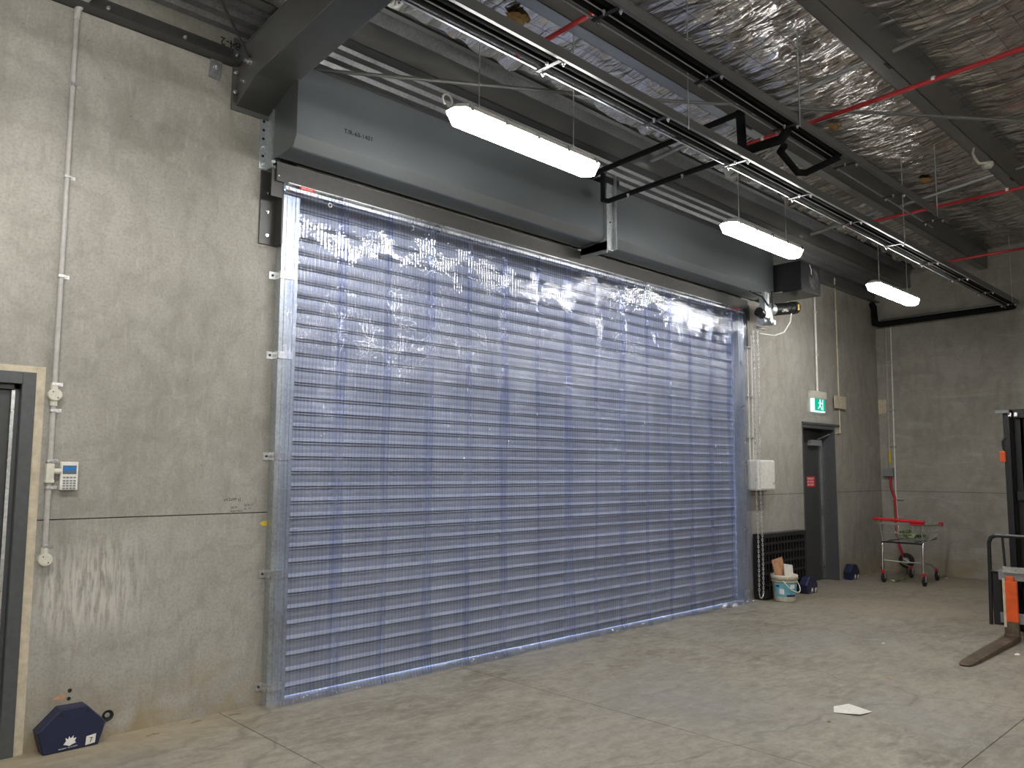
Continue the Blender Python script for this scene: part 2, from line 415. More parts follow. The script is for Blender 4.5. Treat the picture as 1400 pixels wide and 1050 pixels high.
wr = struct(MB().box(XR+.014, XR+.2, YR, .2, 0, 6).build('wall_right', 'joint'))
for a, b in ((-4.2, 0), (YR, -4.206)):
    MB().box(XR, XR+.014, a, b, 0, ZJ-j).build('panel', 'wall', wr)
    MB().box(XR, XR+.014, a, b, ZJ+j, 6).build('panel', 'wall', wr)
struct(MB().box(XL-.2, XL, YR, .2, 0, 6).build('wall_left', 'wall'))
struct(MB().box(XL-.2, XR+.2, YR-.2, YR, 0, 6).build('wall_rear', 'wall'))

# ceiling: ribbed deck, ribs along x
mb = MB(); prof = []; y = .2
while y > YR-.2:
    for dy, dz in ((0, 0), (.055, 0), (.07, .03), (.105, .03)):
        yy = y-dy; prof.append((yy, (zroof(yy if yy < 0 else 0) if yy < -.56 else 4.335+.06*abs(yy))+dz))
    y -= .12
n = len(prof)
vs = [(XL-.2, p[0], p[1]) for p in prof]+[(XR+.2, p[0], p[1]) for p in prof]
mb.add(vs, [(i, i+1, n+i+1, n+i) for i in range(n-1)])
mb.box(XL-.2, XR+.2, YR-.2, .2, 6.1, 6.15)
ce = struct(mb.build('ceiling', 'deck'))
# seal above the roof line
mb = MB(); mb.prism([(.2, 4.6), (.2, 6.1), (YR-.2, 6.1), (YR-.2, 5.85)], 'x', XL-.25, XL-.2)
mb.prism([(.2, 4.6), (.2, 6.1), (YR-.2, 6.1), (YR-.2, 5.85)], 'x', XR+.2, XR+.25)
mb.box(XL-.2, XR+.2, .2, .25, 4.5, 6.15)
struct(mb.build('trim_1', 'deck'))

# foil blanket: sagging and creased between the purlins
PY = [-.55, -1.6, -2.75, -3.9, -5.05, -6.2, -7.35, -8.5, -9.65, -10.8]
def hsh(i, k=0): return random.Random(i*7919+k*104729).random()
from mathutils import noise as mn
def foil_sheet(x0, x1, y0, y1, dx, dy, edge=False):
    nx = int((x1-x0)/dx)+1; ny = int((y0-y1)/dy)+1; vs = []
    for jy in range(ny+1):
        yy = y0+(y1-y0)*jy/ny
        # distance to the purlins on either side
        sag = 0
        for a, b in zip([-.3]+PY, PY+[YR]):
            if b <= yy <= a: u = (a-yy)/(a-b); sag = math.sin(PI*u)
        for ix in range(nx+1):
            xx = x0+(x1-x0)*ix/nx
            n1 = mn.noise(Vector((xx*3.1+yy*.6, yy*.7, 3.3)))
            n2 = mn.noise(Vector((xx*8.0-yy*1.3, yy*1.8, 7.1)))
            n3 = mn.noise(Vector((xx*19.0+yy*3, yy*5.0, 1.7)))
            rip = abs(n1)*.05+abs(n2)*.028+abs(n3)*.012
            z = zroof(yy)-.012-(.035+.03*mn.noise(Vector((xx*1.3, yy*.8, 0))))*sag-rip*(.35+.65*sag)
            e = 0
            if edge and yy > y0-.42:
                k = (yy-(y0-.42))/.42
                e = k*k*(.05+.10*mn.noise(Vector((xx*2.2, 4, 0)))+.05*mn.noise(Vector((xx*7, 9, 0))))
            yo = .06*mn.noise(Vector((xx*4, 2, 5))) if (edge and jy == 0) else 0
            vs.append((xx, yy+yo, z-e))
    fs = [(j_*(nx+1)+i, j_*(nx+1)+i+1, (j_+1)*(nx+1)+i+1, (j_+1)*(nx+1)+i) for j_ in range(ny) for i in range(nx)]
    return MB().add(vs, fs, True)
f1 = foil_sheet(1.2, XR, -.74, -4.6, .03, .06, True).build('insulation_blanket', 'foil', ce)
f2 = foil_sheet(XL, 1.2, -.74, -4.6, .12, .12, True).build('insulation_blanket', 'foil', ce)
f3 = foil_sheet(XL, XR, -4.6, YR, .15, .15).build('insulation_blanket', 'foil', ce)
# safety mesh under the foil
mb = MB()
for k in range(27):
    yy = -.75-k*.15
    pts = [(xx, yy+.012*math.sin(xx*5+k), zroof(yy)-.09-.02*math.sin(xx*1.7+k)) for xx in [1.3+i*.75 for i in range(16)]]
    mb.tube(pts, .0016, 3, False)
for k in range(38):
    xx = 1.3+k*.3
    pts = [(xx+.015*math.sin(yy*4+k), yy, zroof(yy)-.09-.015*math.sin(yy*3+k)) for yy in [-.7-i*.4 for i in range(11)]]
    mb.tube(pts, .0016, 3, False)
o = mb.build('safety_mesh', 'mesh', ce); o['kind'] = 'stuff'
# orange foam stains on the foil
for (x_, y_, z_, r_) in ((3.62, -1.15, 4.60, .10), (7.0, -1.87, 4.66, .09), (9.05, -1.97, 4.67, .10)):
    mb = MB(); pts = []
    for a in range(18): pts.append((x_+r_*math.cos(a/18*2*PI)*(.7+.5*hsh(a, int(x_*10))), y_+r_*.6*math.sin(a/18*2*PI)*(.7+.5*hsh(a, 3)), z_+.02*hsh(a, 5)))
    mb.add(pts+[(x_, y_, z_-.03)], [(a, (a+1) % 18, 18) for a in range(18)], True)
    mb.build('foam_patch', 'foamo', ce)

# ------------------------------------------------------------------ roof steel
prl = ['nearest the roller door wall', 'second out from the roller door wall', 'third out from the roller door wall', 'fourth out from the roller door wall',
       'fifth out from the roller door wall', 'sixth out from the roller door wall', 'seventh out from the roller door wall', 'eighth out from the roller door wall', 'ninth out from the roller door wall', 'tenth out from the roller door wall']
for i, y in enumerate(PY):
    zb = zroof(y)-.3; mb = MB(); t = .004; fw = .10 if i != 2 else .11
    mb.box(XL, XR, y, y+t, zb, zb+.285); mb.box(XL, XR, y, y+fw, zb, zb+t); mb.box(XL, XR, y, y-.07, zb+.281, zb+.285)
    mb.box(XL, XR, y+fw-t, y+fw, zb, zb+.018)
    p = mb.build('roof_purlin', 'purlin'); tag(p, 'long galvanised roof purlin under the foil, '+prl[i], 'purlin', 'roof purlins')
# rafter
rf = thing('roof_rafter', 'heavy grey steel rafter leaving the wall above the left end of the roller door', 'beam', (2.275, 0, 3.9))
def zb_(y): a = abs(y); return 3.87+.42*min(a, .28)+.09*max(0, a-.28)
def zt_(y): return 4.25+.1*abs(y)
ysr = [0, -.28, -1.5, -4, -8, YR]
mb = MB()
for a, b in zip(ysr, ysr[1:]):
    for zf, th in ((zb_, .014), (zt_, -.014)):
        vs = []
        for yy in (a, b):
            for xx in (2.15, 2.40):
                for dz in (0, th): vs.append((xx, yy-.012, zf(yy)+dz))
        mb.add(vs, [(0, 1, 3, 2), (4, 6, 7, 5), (0, 2, 6, 4), (1, 5, 7, 3), (0, 4, 5, 1), (2, 3, 7, 6)])
mb.build('flange', 'rafter', rf)
mb = MB()
for a, b in zip(ysr, ysr[1:]):
    mb.prism([(a-.012, zb_(a)), (a-.012, zt_(a)), (b-.012, zt_(b)), (b-.012, zb_(b))], 'x', 2.153, 2.397)
mb.build('web', 'rafter', rf)
MB().box(2.12, 2.43, 0, -.014, 3.84, 4.33).build('end_plate', 'rafter', rf)
mb = MB()
for zz in (3.95, 4.08, 4.2): mb.bolt((2.13, -.03, zz), (0, -1, 0), .014, .012)
mb.bolt((2.153, -.20, 4.10), (-1, 0, 0), .028, .02); mb.bolt((2.153, -.12, 4.0), (-1, 0, 0), .016, .012)
mb.build('bolt', 'silver', rf)
# wall angle left of the rafter
wa = thing('wall_angle', 'dark steel angle bolted along the wall top left of the rafter', 'beam', (0, 0, 4.13))
mb = MB(); mb.box(XL, 2.14, 0, -.012, 4.13, 4.25); mb.box(XL, 2.14, 0, -.10, 4.13, 4.142); mb.build('angle', 'dark', wa)
mb = MB(); [mb.bolt((x_, -.012, 4.2), (0, -1, 0), .012, .012) for x_ in (.9, 1.35, 1.8)]; mb.build('bolt', 'silver', wa)
text('BB4-2', .075, 'ink', (2.21, -.0145, 4.30), (-1, 0, 0), (0, 0, -1), wf, 'marker_writing')
wa2 = thing('wall_top_beam', 'dark steel beam along the wall top above the roller door hood', 'beam', (5, 0, 4.2))
mb = MB(); mb.box(2.45, XR, 0, -.012, 4.15, 4.42); mb.box(2.45, XR, 0, -.09, 4.15, 4.162); mb.build('angle', 'rafter', wa2)
# cleat hanging below the angle
cl = thing('wall_cleat', 'small galvanised plate with a bolt hanging below the dark wall angle', 'bracket', (2.0, 0, 4.08))
MB().prism([(1.965, 4.01), (2.035, 4.0), (2.045, 4.13), (1.975, 4.13)], 'y', 0, -.012).build('plate', 'galv', cl)
MB().bolt((2.005, -.012, 4.085), (0, -1, 0), .015, .012).build('bolt', 'silver', cl)

# bridging struts between purlins
def strut(name, p0, p1, w, h, mat, label, cat, group=None):
    o = MB().beam(p0, p1, w, h).build(name, mat); return tag(o, label, cat, group)
k = 0
for xr, lab in ((5.95, 'nearer row'), (9.25, 'far row')):
    for a, b, nm in ((PY[0], PY[1], 'between first and second purlin'), (PY[1], PY[2], 'between second and third purlin'), (PY[2], PY[3], 'between third and fourth purlin'), (PY[3], PY[4], 'between fourth and fifth purlin')):
        zm = zroof((a+b)/2)-.2
        t_ = thing('bridging_strut', 'round grey bridging tube %s, %s' % (nm, lab), 'strut', (xr, a, zm), 'bridging tubes between the purlins')
        MB().tube([(xr, a-.03, zroof(a)-.2), (xr-.02, b+.03, zroof(b)-.2)], .022, 10).build('tube', 'purlin', t_)
        MB().box(xr-.05, xr+.05, b+.006, b+.02, zroof(b)-.31, zroof(b)-.10).build('cleat', 'dark', t_)
# long diagonal brace rod below the purlins
mb = MB(); A = Vector((2.6, -.24, 4.2)); B = Vector((7.17, -3.33, 4.3)); C_ = Vector((9.6, -5.0, 4.45))
mb.tube([A, Vector((4.55, -1.55, 4.2)), B, C_], .013, 8)
tag(mb.build('brace_rod', 'rafter'), 'long thin grey brace rod crossing diagonally under the purlins', 'rod')
mb = MB(); mb.tube([(1.45, -.75, 4.48), (2.13, -.22, 4.12)], .009, 8)
tag(mb.build('tie_rod', 'dark'), 'thin dark rod running up and left from the rafter end', 'rod')

# red pipes
for (x0, y0, z0, y1, z1, lab) in ((3.45, -1.30, 4.20, -4.6, 4.27, 'red pipe crossing above the black tray near the first lamp'),
                                 (5.80, -1.55, 4.20, -4.6, 4.27, 'long red pipe across the upper right ceiling'),
                                 (8.60, -1.30, 4.20, -4.6, 4.24, 'red pipe below the round grey strut, with white clip'),
                                 (10.95, -1.3, 4.20, -4.6, 4.23, 'farthest red pipe near the back wall')):
    r_ = thing('red_pipe', lab, 'pipe', (x0, y0, z0), 'red pipes under the ceiling')
    MB().tube([(x0, y0, z0), (x0-.02, (y0+y1)/2, (z0+z1)/2-.008), (x0-.04, y1, z1)], .0165, 12).build('pipe', 'red', r_)
    mb = MB()
    for yy in (y0-.25, y0-1.55, y0-2.7):
        u = (yy-y0)/(y1-y0); zz = z0+(z1-z0)*u
        mb.p().tube([(x0-.04*u, yy-.012, zz), (x0-.04*u, yy+.012, zz)], .021, 12); pass
    mb.build('clip', 'light', r_)

# ------------------------------------------------------------------ cable trays with black lagged pipes
def tray(name, label, y, z, x0, x1, drop=False):
    t_ = thing(name, label, 'cable tray', (x0, y, z))
    mb = MB()
    mb.box(x0, x1, y-.065, y-.061, z-.01, z+.03); mb.box(x0, x1, y-.065, y-.02, z-.012, z-.008)
    mb.box(x0, x1, y+.045, y+.049, z-.012, z+.03)
    mb.build('tray_rail', 'galv', t_)
    mb = MB(); mb.box(x0, x1, y-.02, y+.045, z-.006, z-.002); mb.build('tray_bottom', 'dark', t_)
    return t_
LP1 = thing('cable_tray', 'nearer black lagged pipe run on hung rails, ending at the back wall', 'pipe run', (0, -1.92, 3.80))
def run(t_, y, z, x0, xp, xe, n):
    MB().tube([(x0, y+.036, z), (xp, y+.036, z)], .034, 12).build('lagged_pipe', 'black', t_)
    MB().tube([(x0, y-.036, z+.004), (xp, y-.036, z+.004)], .026, 12).build('lagged_pipe', 'black', t_)
    MB().tube([(x0, y, z-.03), (xp, y, z-.03)], .004, 8).build('cable', 'grey', t_)
    mb = MB(); mb.box(x0, xe, y-.088, y-.084, z-.02, z+.04); mb.box(x0, xe, y-.088, y-.066, z-.022, z-.018); mb.build('side_rail', 'rafter', t_)
    mb = MB(); mb.box(x0, xe, y+.076, y+.080, z-.036, z-.022); mb.box(x0, xe, y+.068, y+.080, z-.040, z-.036); mb.build('side_rail', 'galv', t_)
    for k in range(n):
        xx = x0+.55+k*(xe-x0-.8)/(n-1)
        mb = MB(); mb.box(xx-.014, xx+.014, y-.095, y+.085, z-.048, z-.041); mb.build('cross_strut', 'blackm', t_)
        mb = MB()
        for dy in (-.09, .07): mb.bolt((xx+.03, y+dy, z-.045), (0, 0, -1), .012, .010)
        mb.bolt((xx-.03, y-.02, z-.04), (0, 0, -1), .010, .012)
        mb.build('bolt', 'silver', t_)
    for k in range(5):
        xx = x0+1.2+k*(xe-x0-1.6)/4
        MB().tube([(xx, y-.10, z-.05), (xx, y-.10, zroof(y)-.08)], .005, 6).build('drop_rod', 'galv', t_)
run(LP1, -1.93, 3.815, -4.5, 12.42, 12.42, 17)
mb = MB(); mb.tube([(12.3, -1.93, 3.80), (12.44, -1.93, 3.795), (12.46, -1.85, 3.79), (12.46, -.14, 3.77), (12.46, -.07, 3.80), (12.46, -.06, 4.05), (12.46, -.02, 4.12)], .045, 12)
mb.build('lagged_pipe', 'black', LP1)
MB().tube([(12.56, -1.9, 3.86), (12.56, -.12, 3.84)], .022, 10).build('grey_pipe', 'purlin', LP1)
LP2 = thing('cable_tray', 'farther black lagged pipe run hung higher, nearer the camera side', 'pipe run', (0, -2.22, 4.05))
run(LP2, -2.24, 4.04, -4.5, 6.15, 8.6, 13)

def pipe(pts, r, mat, name, parent): return MB().tube(pts, r, 10).build(name, mat, parent)
lg = thing('lagged_pipe_loop', 'black foam lagged pipes looping from the hood post out to the hung pipe runs', 'pipe', (5.3, -.5, 3.9))
pipe([(5.30, -.36, 4.13), (5.30, -.50, 4.16), (5.30, -1.85, 4.235)], .024, 'black', 'upper_pipe', lg)
pipe([(5.30, -1.85, 4.235), (5.30, -1.88, 4.22), (5.31, -1.885, 3.95), (5.31, -1.93, 3.93), (5.31, -2.20, 3.93), (5.31, -2.26, 4.0)], .034, 'black', 'drop_pipe', lg)
pipe([(5.33, -.50, 4.14), (5.33, -.50, 3.90), (5.33, -.56, 3.875), (5.33, -1.90, 3.93)], .022, 'black', 'lower_pipe', lg)
pipe([(5.52, -2.12, 3.97), (5.57, -2.06, 3.955), (5.93, -2.02, 3.90), (5.99, -2.06, 3.90), (6.08, -2.30, 3.99)], .026, 'black', 'bent_pipe', lg)
mb = MB()
for yy in (-.8, -1.35): mb.bolt((5.30, yy, 3.86+.04*(-yy-.5)), (0, 0, -1), .012, .014)
mb.build('clip_nut', 'silver', lg)

# ------------------------------------------------------------------ lights
def batten(x, y, z, label, ring=False):
    t_ = thing('batten_light', label, 'light', (x, y, z), 'weatherproof batten lights on hanging rods')
    L = .635
    def loft(w0, w1, z0, z1, l0, l1):
        c = .045
        def ring_(w, zz, l): return [(-l, -w+c, zz), (-l+c, -w, zz), (l-c, -w, zz), (l, -w+c, zz), (l, w-c, zz), (l-c, w, zz), (-l+c, w, zz), (-l, w-c, zz)]
        a = ring_(w0, z0, l0); b = ring_(w1, z1, l1)
        fs = [tuple(range(7, -1, -1)), tuple(range(8, 16))]+[(i, (i+1) % 8, 8+(i+1) % 8, 8+i) for i in range(8)]
        return a+b, fs
    m = MB(); v, f = loft(.062, .080, -.062, 0, L-.02, L); m.add([(a+x, b+y, c+z) for a, b, c in v], f); m.build('diffuser', 'lamp', t_, loc=(x, y, z))
    m = MB(); v, f = loft(.084, .065, 0.0005, .038, L+.004, L-.03); m.add([(a+x, b+y, c+z) for a, b, c in v], f); m.build('housing', 'light', t_, loc=(x, y, z))
    m = MB()
    for s_ in (-1, 1):
        for q in (-.5, -.25, 0, .25, .5): m.p().box(x+q*1.1-.012, x+q*1.1+.012, y+s_*.082, y+s_*.09, z-.012, z+.025)
    m.build('clip', 'silver', t_, loc=(x, y, z))
    for s_ in (-.42, .42):
        m = MB().tube([(x+s_, y, z+.036), (x+s_+.004, y, zroof(y)-.07)], .0045, 6); m.build('hanging_rod', 'galv', t_, loc=(x, y, z))
    if ring:
        pts = [(x-L-.01+.035*math.cos(a), y+.02, z+.055+.035*math.sin(a)) for a in [i*PI/6 for i in range(-3, 9)]]
        MB().tube(pts, .006, 6).build('cable', 'light', t_, loc=(x, y, z))
    return t_
LX = [3.395, .445, 6.35, 9.35, -2.505]
names_row = ['large bright batten light in front of the galvanised hood, by the big wall', 'batten light at the very top left edge over the concrete wall', 'middle batten light hanging below the pipe run, in front of the right hood',
             'farthest batten light hanging near the back wall corner', 'batten light at the far left end of the wall row']
b0 = None
for i, x in enumerate(LX):
    batten(x, -1.49, 3.555, names_row[i], i == 0)
for r, y in enumerate((-6.1, -10.4)):
    for i, x in enumerate(LX):
        if r == 1 and x > 5: continue
        if x > 8: continue
        batten(x, y, 3.555+.0, 'batten light in the %s row from the roller door, %s' % (('second', 'third')[r], ('second from left', 'third from left', 'fourth from left', 'fifth from left', 'first from left')[(1, 0, 2, 3, 4)[i]]))

# ------------------------------------------------------------------ roller shutter
SY = .035
rs = thing('roller_shutter', 'wide closed galvanised roller shutter behind the clear strips', 'roller door', (OX0, SY, 0))
P = .1012
prof = []      # (y, z) towards the room is negative y
# one slat: flat curtain, rounded nose, hooked joint
prof = [(0.004, .1035), (-.001, .098), (-.003, .070), (-.001, .046), (-.003, .042), (-.018, .027), (-.020, .0235), (-.018, .0205), (.003, .0195), (.004, .0115), (-.011, .0105), (-.0135, .0065), (-.002, .0015), (.006, .001), (.012, .001), (.012, .1035)]
me0 = None
for k in range(36):
    z0 = .045+k*P
    if me0 is None:
        m = MB(); pr = prof; n_ = len(pr)
        x0, x1 = OX0+.06, OX1-.06
        vs = [(x0, SY+a, z0+b) for a, b in pr]+[(x1, SY+a, z0+b) for a, b in pr]
        fs = [(i, (i+1) % n_, n_+(i+1) % n_, n_+i) for i in range(n_)]
        m.add(vs, fs); m.add(vs[:n_], [tuple(range(n_))]); m.add(vs[n_:], [tuple(range(n_))])
        o = m.build('slat', 'slat', rs, loc=(OX0, SY, z0)); me0 = o
    else:
        c = me0.copy(); COL.objects.link(c); c.parent = rs; c.location = Vector(me0.location)+Vector((0, 0, k*P))
mb = MB(); mb.box(OX0+.05, OX1-.05, SY-.02, SY+.02, .012, .045); mb.build('bottom_rail', 'galv', rs)
# guide rails on the wall face
def guide(x0, x1, label, tabs, side):
    t_ = thing('shutter_guide', label, 'guide rail', (x0, 0, 0))
    mb = MB(); mb.box(x0, x1, 0, -.075, 0, 3.37)
    xm = (x0+x1)/2
    mb.box(x0+.03, x0+.036, -.075, -.079, 0, 3.37); mb.box(x1-.03, x1-.024, -.075, -.079, 0, 3.37)
    mb.build('channel', 'galv', t_)
    for z in tabs:
        m = MB(); xo = x0-.045 if side < 0 else x1+.045
        m.box(min(xo, x0+.002), max(xo, x0+.002), -.001, -.006, z-.025, z+.025) if side < 0 else m.box(x1-.002, xo, -.001, -.006, z-.025, z+.025)
        m.box(x0-.004 if side < 0 else x0+.02, x1-.02 if side < 0 else x1+.004, -.0755, -.0815, z-.025, z+.025)
        m.box(x0-.005, x0-.0005, -.001, -.0815, z-.025, z+.025) if side < 0 else m.box(x1+.0005, x1+.005, -.001, -.0815, z-.025, z+.025)
        m.build('strap', 'silver', t_)
        MB().bolt((xo+(.022 if side < 0 else -.022), -.006, z), (0, -1, 0), .009, .006).build('bolt', 'dark', t_)
    return t_
guide(2.475, 2.60, 'left galvanised shutter guide with strap brackets beside the concrete wall', (2.79, 2.25, 1.58, .82, .11), -1)
guide(8.345, 8.465, 'right galvanised shutter guide beside the chain', (2.79, 2.25, 1.60, .84, .11), 1)

# lintel channel
lt = thing('lintel_channel', 'dark grey steel channel across the top of the roller door', 'beam', (2.4, 0, 3.4))
mb = MB(); mb.box(2.40, 8.50, -.112, -.12, 3.405, 3.535); mb.box(2.40, 8.50, 0, -.112, 3.405, 3.413); mb.box(2.40, 8.50, -.06, -.112, 3.527, 3.535)
mb.build('channel', 'dark', lt)
MB().box(2.56, 8.40, -.086, -.092, 3.5355, 3.562).build('top_lip', 'light', lt)  # plate coloured white for the lamplight in the gap under the hood
def cleat(x0, x1, label, xb):
    t_ = thing('lintel_cleat', label, 'bracket', (x0, 0, 3))
    mb = MB(); mb.box(x0, x1, 0, -.012, 2.99, 3.49); mb.box(x1-.012, x1, 0, -.105, 2.99, 3.49) if xb < 0 else mb.box(x0, x0+.012, 0, -.105, 2.99, 3.49)
    mb.box(x0+.03, x1, -.09, -.102, 3.30, 3.49) if xb < 0 else mb.box(x0, x1-.03, -.09, -.102, 3.30, 3.49)
    mb.build('plate', 'dark', t_)
    mb = MB(); [mb.bolt(((x0+x1)/2-.01, -.012, z), (0, -1, 0), .011, .010) for z in (3.05, 3.21, 3.34)]; mb.bolt(((x0+x1)/2+.01, -.102, 3.44), (0, -1, 0), .012, .01)
    mb.build('bolt', 'silver', t_)
cleat(2.345, 2.465, 'dark bolted steel cleat below the left end of the lintel', -1)
cleat(8.50, 8.60, 'dark steel cleat below the right end of the lintel', 1)

# slotted mounting angle for the hood, left end
sa = thing('slotted_angle', 'perforated galvanised angle on the wall under the rafter', 'bracket', (2.33, 0, 3.5))
mb = MB(); mb.box(2.325, 2.385, 0, -.006, 3.50, 3.93); mb.box(2.381, 2.387, 0, -.085, 3.50, 3.93); mb.box(2.375, 2.440, -.08, -.086, 3.53, 3.93); mb.box(2.436, 2.442, -.03, -.086, 3.53, 3.95)
mb.build('angle', 'galv', sa)
mb = MB()
for z in (3.53, 3.59, 3.65, 3.71, 3.77, 3.83): mb.p().tube([(2.352, -.0055, z), (2.352, -.0075, z)], .010, 8); mb.p().tube([(2.41, -.0855, z+.02), (2.41, -.0875, z+.02)], .007, 8)
mb.build('slot', 'ink', sa)
mb = MB(); mb.bolt((2.352, -.007, 3.53), (0, -1, 0), .013, .01); mb.bolt((2.352, -.007, 3.65), (0, -1, 0), .013, .01); mb.bolt((2.41, -.087, 3.86), (0, -1, 0), .013, .02); mb.build('bolt', 'silver', sa)

# ------------------------------------------------------------------ hoods
def hood(x0, x1, label):
    t_ = thing('shutter_hood', label, 'shutter hood', (x0, 0, 3.55), 'galvanised hoods over the roller door')
    th = .003
    y = -.40
    MB().box(x0, x1, y, y+th, 3.635, 4.105).build('front_panel', 'hood', t_)
    mb = MB(); mb.prism([(y, 3.635), (y+.045, 3.562), (y+.048, 3.565), (y+.003, 3.638)], 'x', x0, x1)
    mb.build('lower_fold', 'hood', t_)
    mb = MB(); pr = []
    for k in range(9):
        a = k/8*PI*.5
        pr.append((-.355+.20*math.sin(a), 3.565-.018*(1-math.cos(a))))
    pr2 = [(p[0], p[1]+.004) for p in reversed(pr)]
    full = pr+pr2; n_ = len(full)
    vs = [(x0, *p) for p in full]+[(x1, *p) for p in full]
    mb.add(vs, [(i, (i+1) % n_, n_+(i+1) % n_, n_+i) for i in range(n_)], True); mb.build('underside', 'hood', t_)
    MB().box(x0, x1, -.014, y, 4.102, 4.105).build('top_panel', 'hood', t_)
    for xx in (x0, x1-.004):
        MB().prism([(-.09, 3.56), (-.16, 3.55), (y+.04, 3.57), (y+.004, 3.64), (y+.004, 4.10), (-.09, 4.10)], 'x', xx, xx+.004).build('end_plate', 'hood', t_)
    return t_
h1 = hood(2.385, 5.46, 'left galvanised hood box over the roller door, with handwriting')
h2 = hood(5.565, 8.61, 'right galvanised hood box over the roller door, behind the middle lamp')
text('T/R-60-1401', .045, 'ink', (2.73, -.4012, 3.745), (1, 0, .03), (0, 0, 1), h1, 'marker_writing')
ps = thing('hood_post', 'bright steel centre post between the two hood boxes', 'post', (5.5, -.3, 3.4))
mb = MB(); mb.box(5.465, 5.56, -.425, -.431, 3.50, 4.20); mb.box(5.555, 5.561, -.43, -.47, 3.50, 4.20); mb.box(5.465, 5.471, -.12, -.43, 3.46, 4.18)
mb.build('upright', 'galv', ps)
mb = MB(); mb.box(5.465, 5.56, -.12, -.431, 3.492, 3.498); mb.box(5.465, 5.471, -.12, -.431, 3.498, 3.57); mb.build('foot', 'galv', ps)
MB().bolt((5.51, -.431, 3.75), (0, -1, 0), .008, .006).build('bolt', 'dark', ps)
MB().box(5.43, 5.64, -.30, -.44, 4.11, 4.17).build('black_cap', 'blackm', ps)

# black housing and motor at the right end
bh = thing('motor_housing', 'black metal housing box at the right end of the hoods', 'housing', (8.65, -.2, 3.6))
MB().box(8.66, 9.16, -.05, -.72, 3.60, 3.95).build('case', 'blackm', bh, .006)
mb = MB()
for rr in (.12, .095, .07, .045): mb.tube([(8.98+rr*math.cos(a/20*2*PI), -.7205, 3.78+rr*math.sin(a/20*2*PI)) for a in range(21)], .003, 6, False)
for a in range(8): mb.tube([(8.98, -.7215, 3.78), (8.98+.12*math.cos(a*PI/4), -.7215, 3.78+.12*math.sin(a*PI/4))], .002, 5, False)
mb.build('fan_guard', 'dark', bh)
mb = MB(); [mb.tube([(8.90, -.73, 3.82), (8.86, -.75, 3.86), (8.86, -.73, 3.93)], .004, 6)]; mb.tube([(9.16, -.60, 3.88), (9.22, -.62, 3.87), (9.24, -.60, 3.80), (9.18, -.5, 3.74)], .010, 8); mb.build('cable', 'light', bh)
mo = thing('shutter_motor', 'black cylindrical shutter motor with grey gearbox and white cable', 'motor', (8.6, -.45, 3.4))
MB().tube([(8.44, -.45, 3.365), (8.95, -.45, 3.465)], .068, 20).build('motor_body', 'blacks', mo)
MB().tube([(8.93, -.45, 3.461), (9.03, -.45, 3.480)], .078, 20).build('end_cap', 'blacks', mo)
mb = MB()
for k in range(9):
    x_ = 8.5+k*.045; z_ = 3.365+(x_-8.44)*.196
    mb.p().tube([(x_, -.45, z_), (x_+.008, -.45, z_+.0016)], .072, 20)
mb.build('rib', 'blacks', mo)
MB().box(8.955, 8.985, -.531, -.522, 3.43, 3.50).build('yellow_label', 'yellow', mo)
text('LEWELL', .045, 'white', (8.56, -.526, 3.35), (1, 0, .196), (-.196, 0, 1), mo, 'lettering')
mb = MB(); mb.box(8.21, 8.38, -.38, -.50, 3.24, 3.38); mb.box(8.25, 8.35, -.40, -.48, 3.38, 3.55); mb.tube([(8.20, -.45, 3.20), (8.43, -.45, 3.22)], .045, 12); mb.tube([(8.36, -.45, 3.36), (8.45, -.45, 3.37)], .075, 14)
mb.build('gearbox', 'galv', mo, .006)
mb = MB(); mb.p().tube([(8.30, -.51, 3.22), (8.30, -.53, 3.22)], .03, 12); mb.p().tube([(8.37, -.51, 3.20), (8.37, -.53, 3.20)], .026, 12); mb.p().tube([(8.22, -.36, 3.15), (8.42, -.36, 3.15)], .018, 10); mb.build('flange', 'silver', mo)
MB().tube([(8.13, -.46, 3.30), (8.21, -.46, 3.28)], .055, 14).build('brake_disc', 'blacks', mo)
mb = MB(); mb.tube([(8.06, -.42, 3.52), (8.14, -.50, 3.47), (8.24, -.52, 3.38)], .010, 8); mb.tube([(8.33, -.52, 3.56), (8.33, -.53, 3.36)], .012, 8)
mb.tube([(8.06, -.40, 3.535), (8.35, -.45, 3.54), (8.62, -.5, 3.6)], .010, 8); mb.build('cable', 'blacks', mo)
pts = [(8.90, -.47, 3.40), (8.86, -.47, 3.28), (8.72, -.46, 3.14), (8.55, -.42, 3.08), (8.35, -.35, 3.09), (8.2, -.25, 3.12), (8.66, -.05, 3.18), ]
MB().tube(pts[:5], .009, 8).build('white_cable', 'light', mo)

# hoist chain: two falls of links
ch = thing('hoist_chain', 'long galvanised hand chain hanging in two falls right of the curtain', 'chain', (8.3, -.33, .06))
link_v = None
def chain_fall(x, y, z0, z1, name):
    mb = MB(); L = .034; n_ = int((z1-z0)/(L*.78)); 
    for k in range(n_):
        zc = z0+k*L*.78+L/2; a = (k % 2)*PI/2+.5; dx, dy = math.cos(a), math.sin(a); pts = []
        xx = x+.01*math.sin(zc*3)
        for q in range(9):
            t = q/8*2*PI; u = .0085*math.cos(t); w = (L/2)*math.sin(t)
            pts.append((xx+dx*u, y+dy*u, zc+w))
        mb.tube(pts, .0028, 4, False)
    return mb.build(name, 'silver', ch)
chain_fall(8.23, -.33, .14, 3.14, 'chain_fall'); chain_fall(8.325, -.33, .10, 3.14, 'chain_fall')
mb = MB(); mb.tube([(8.235, -.33, .14), (8.25, -.33, .10), (8.28, -.33, .085), (8.31, -.33, .10), (8.325, -.33, .13)], .006, 6); mb.build('chain_loop', 'silver', ch)

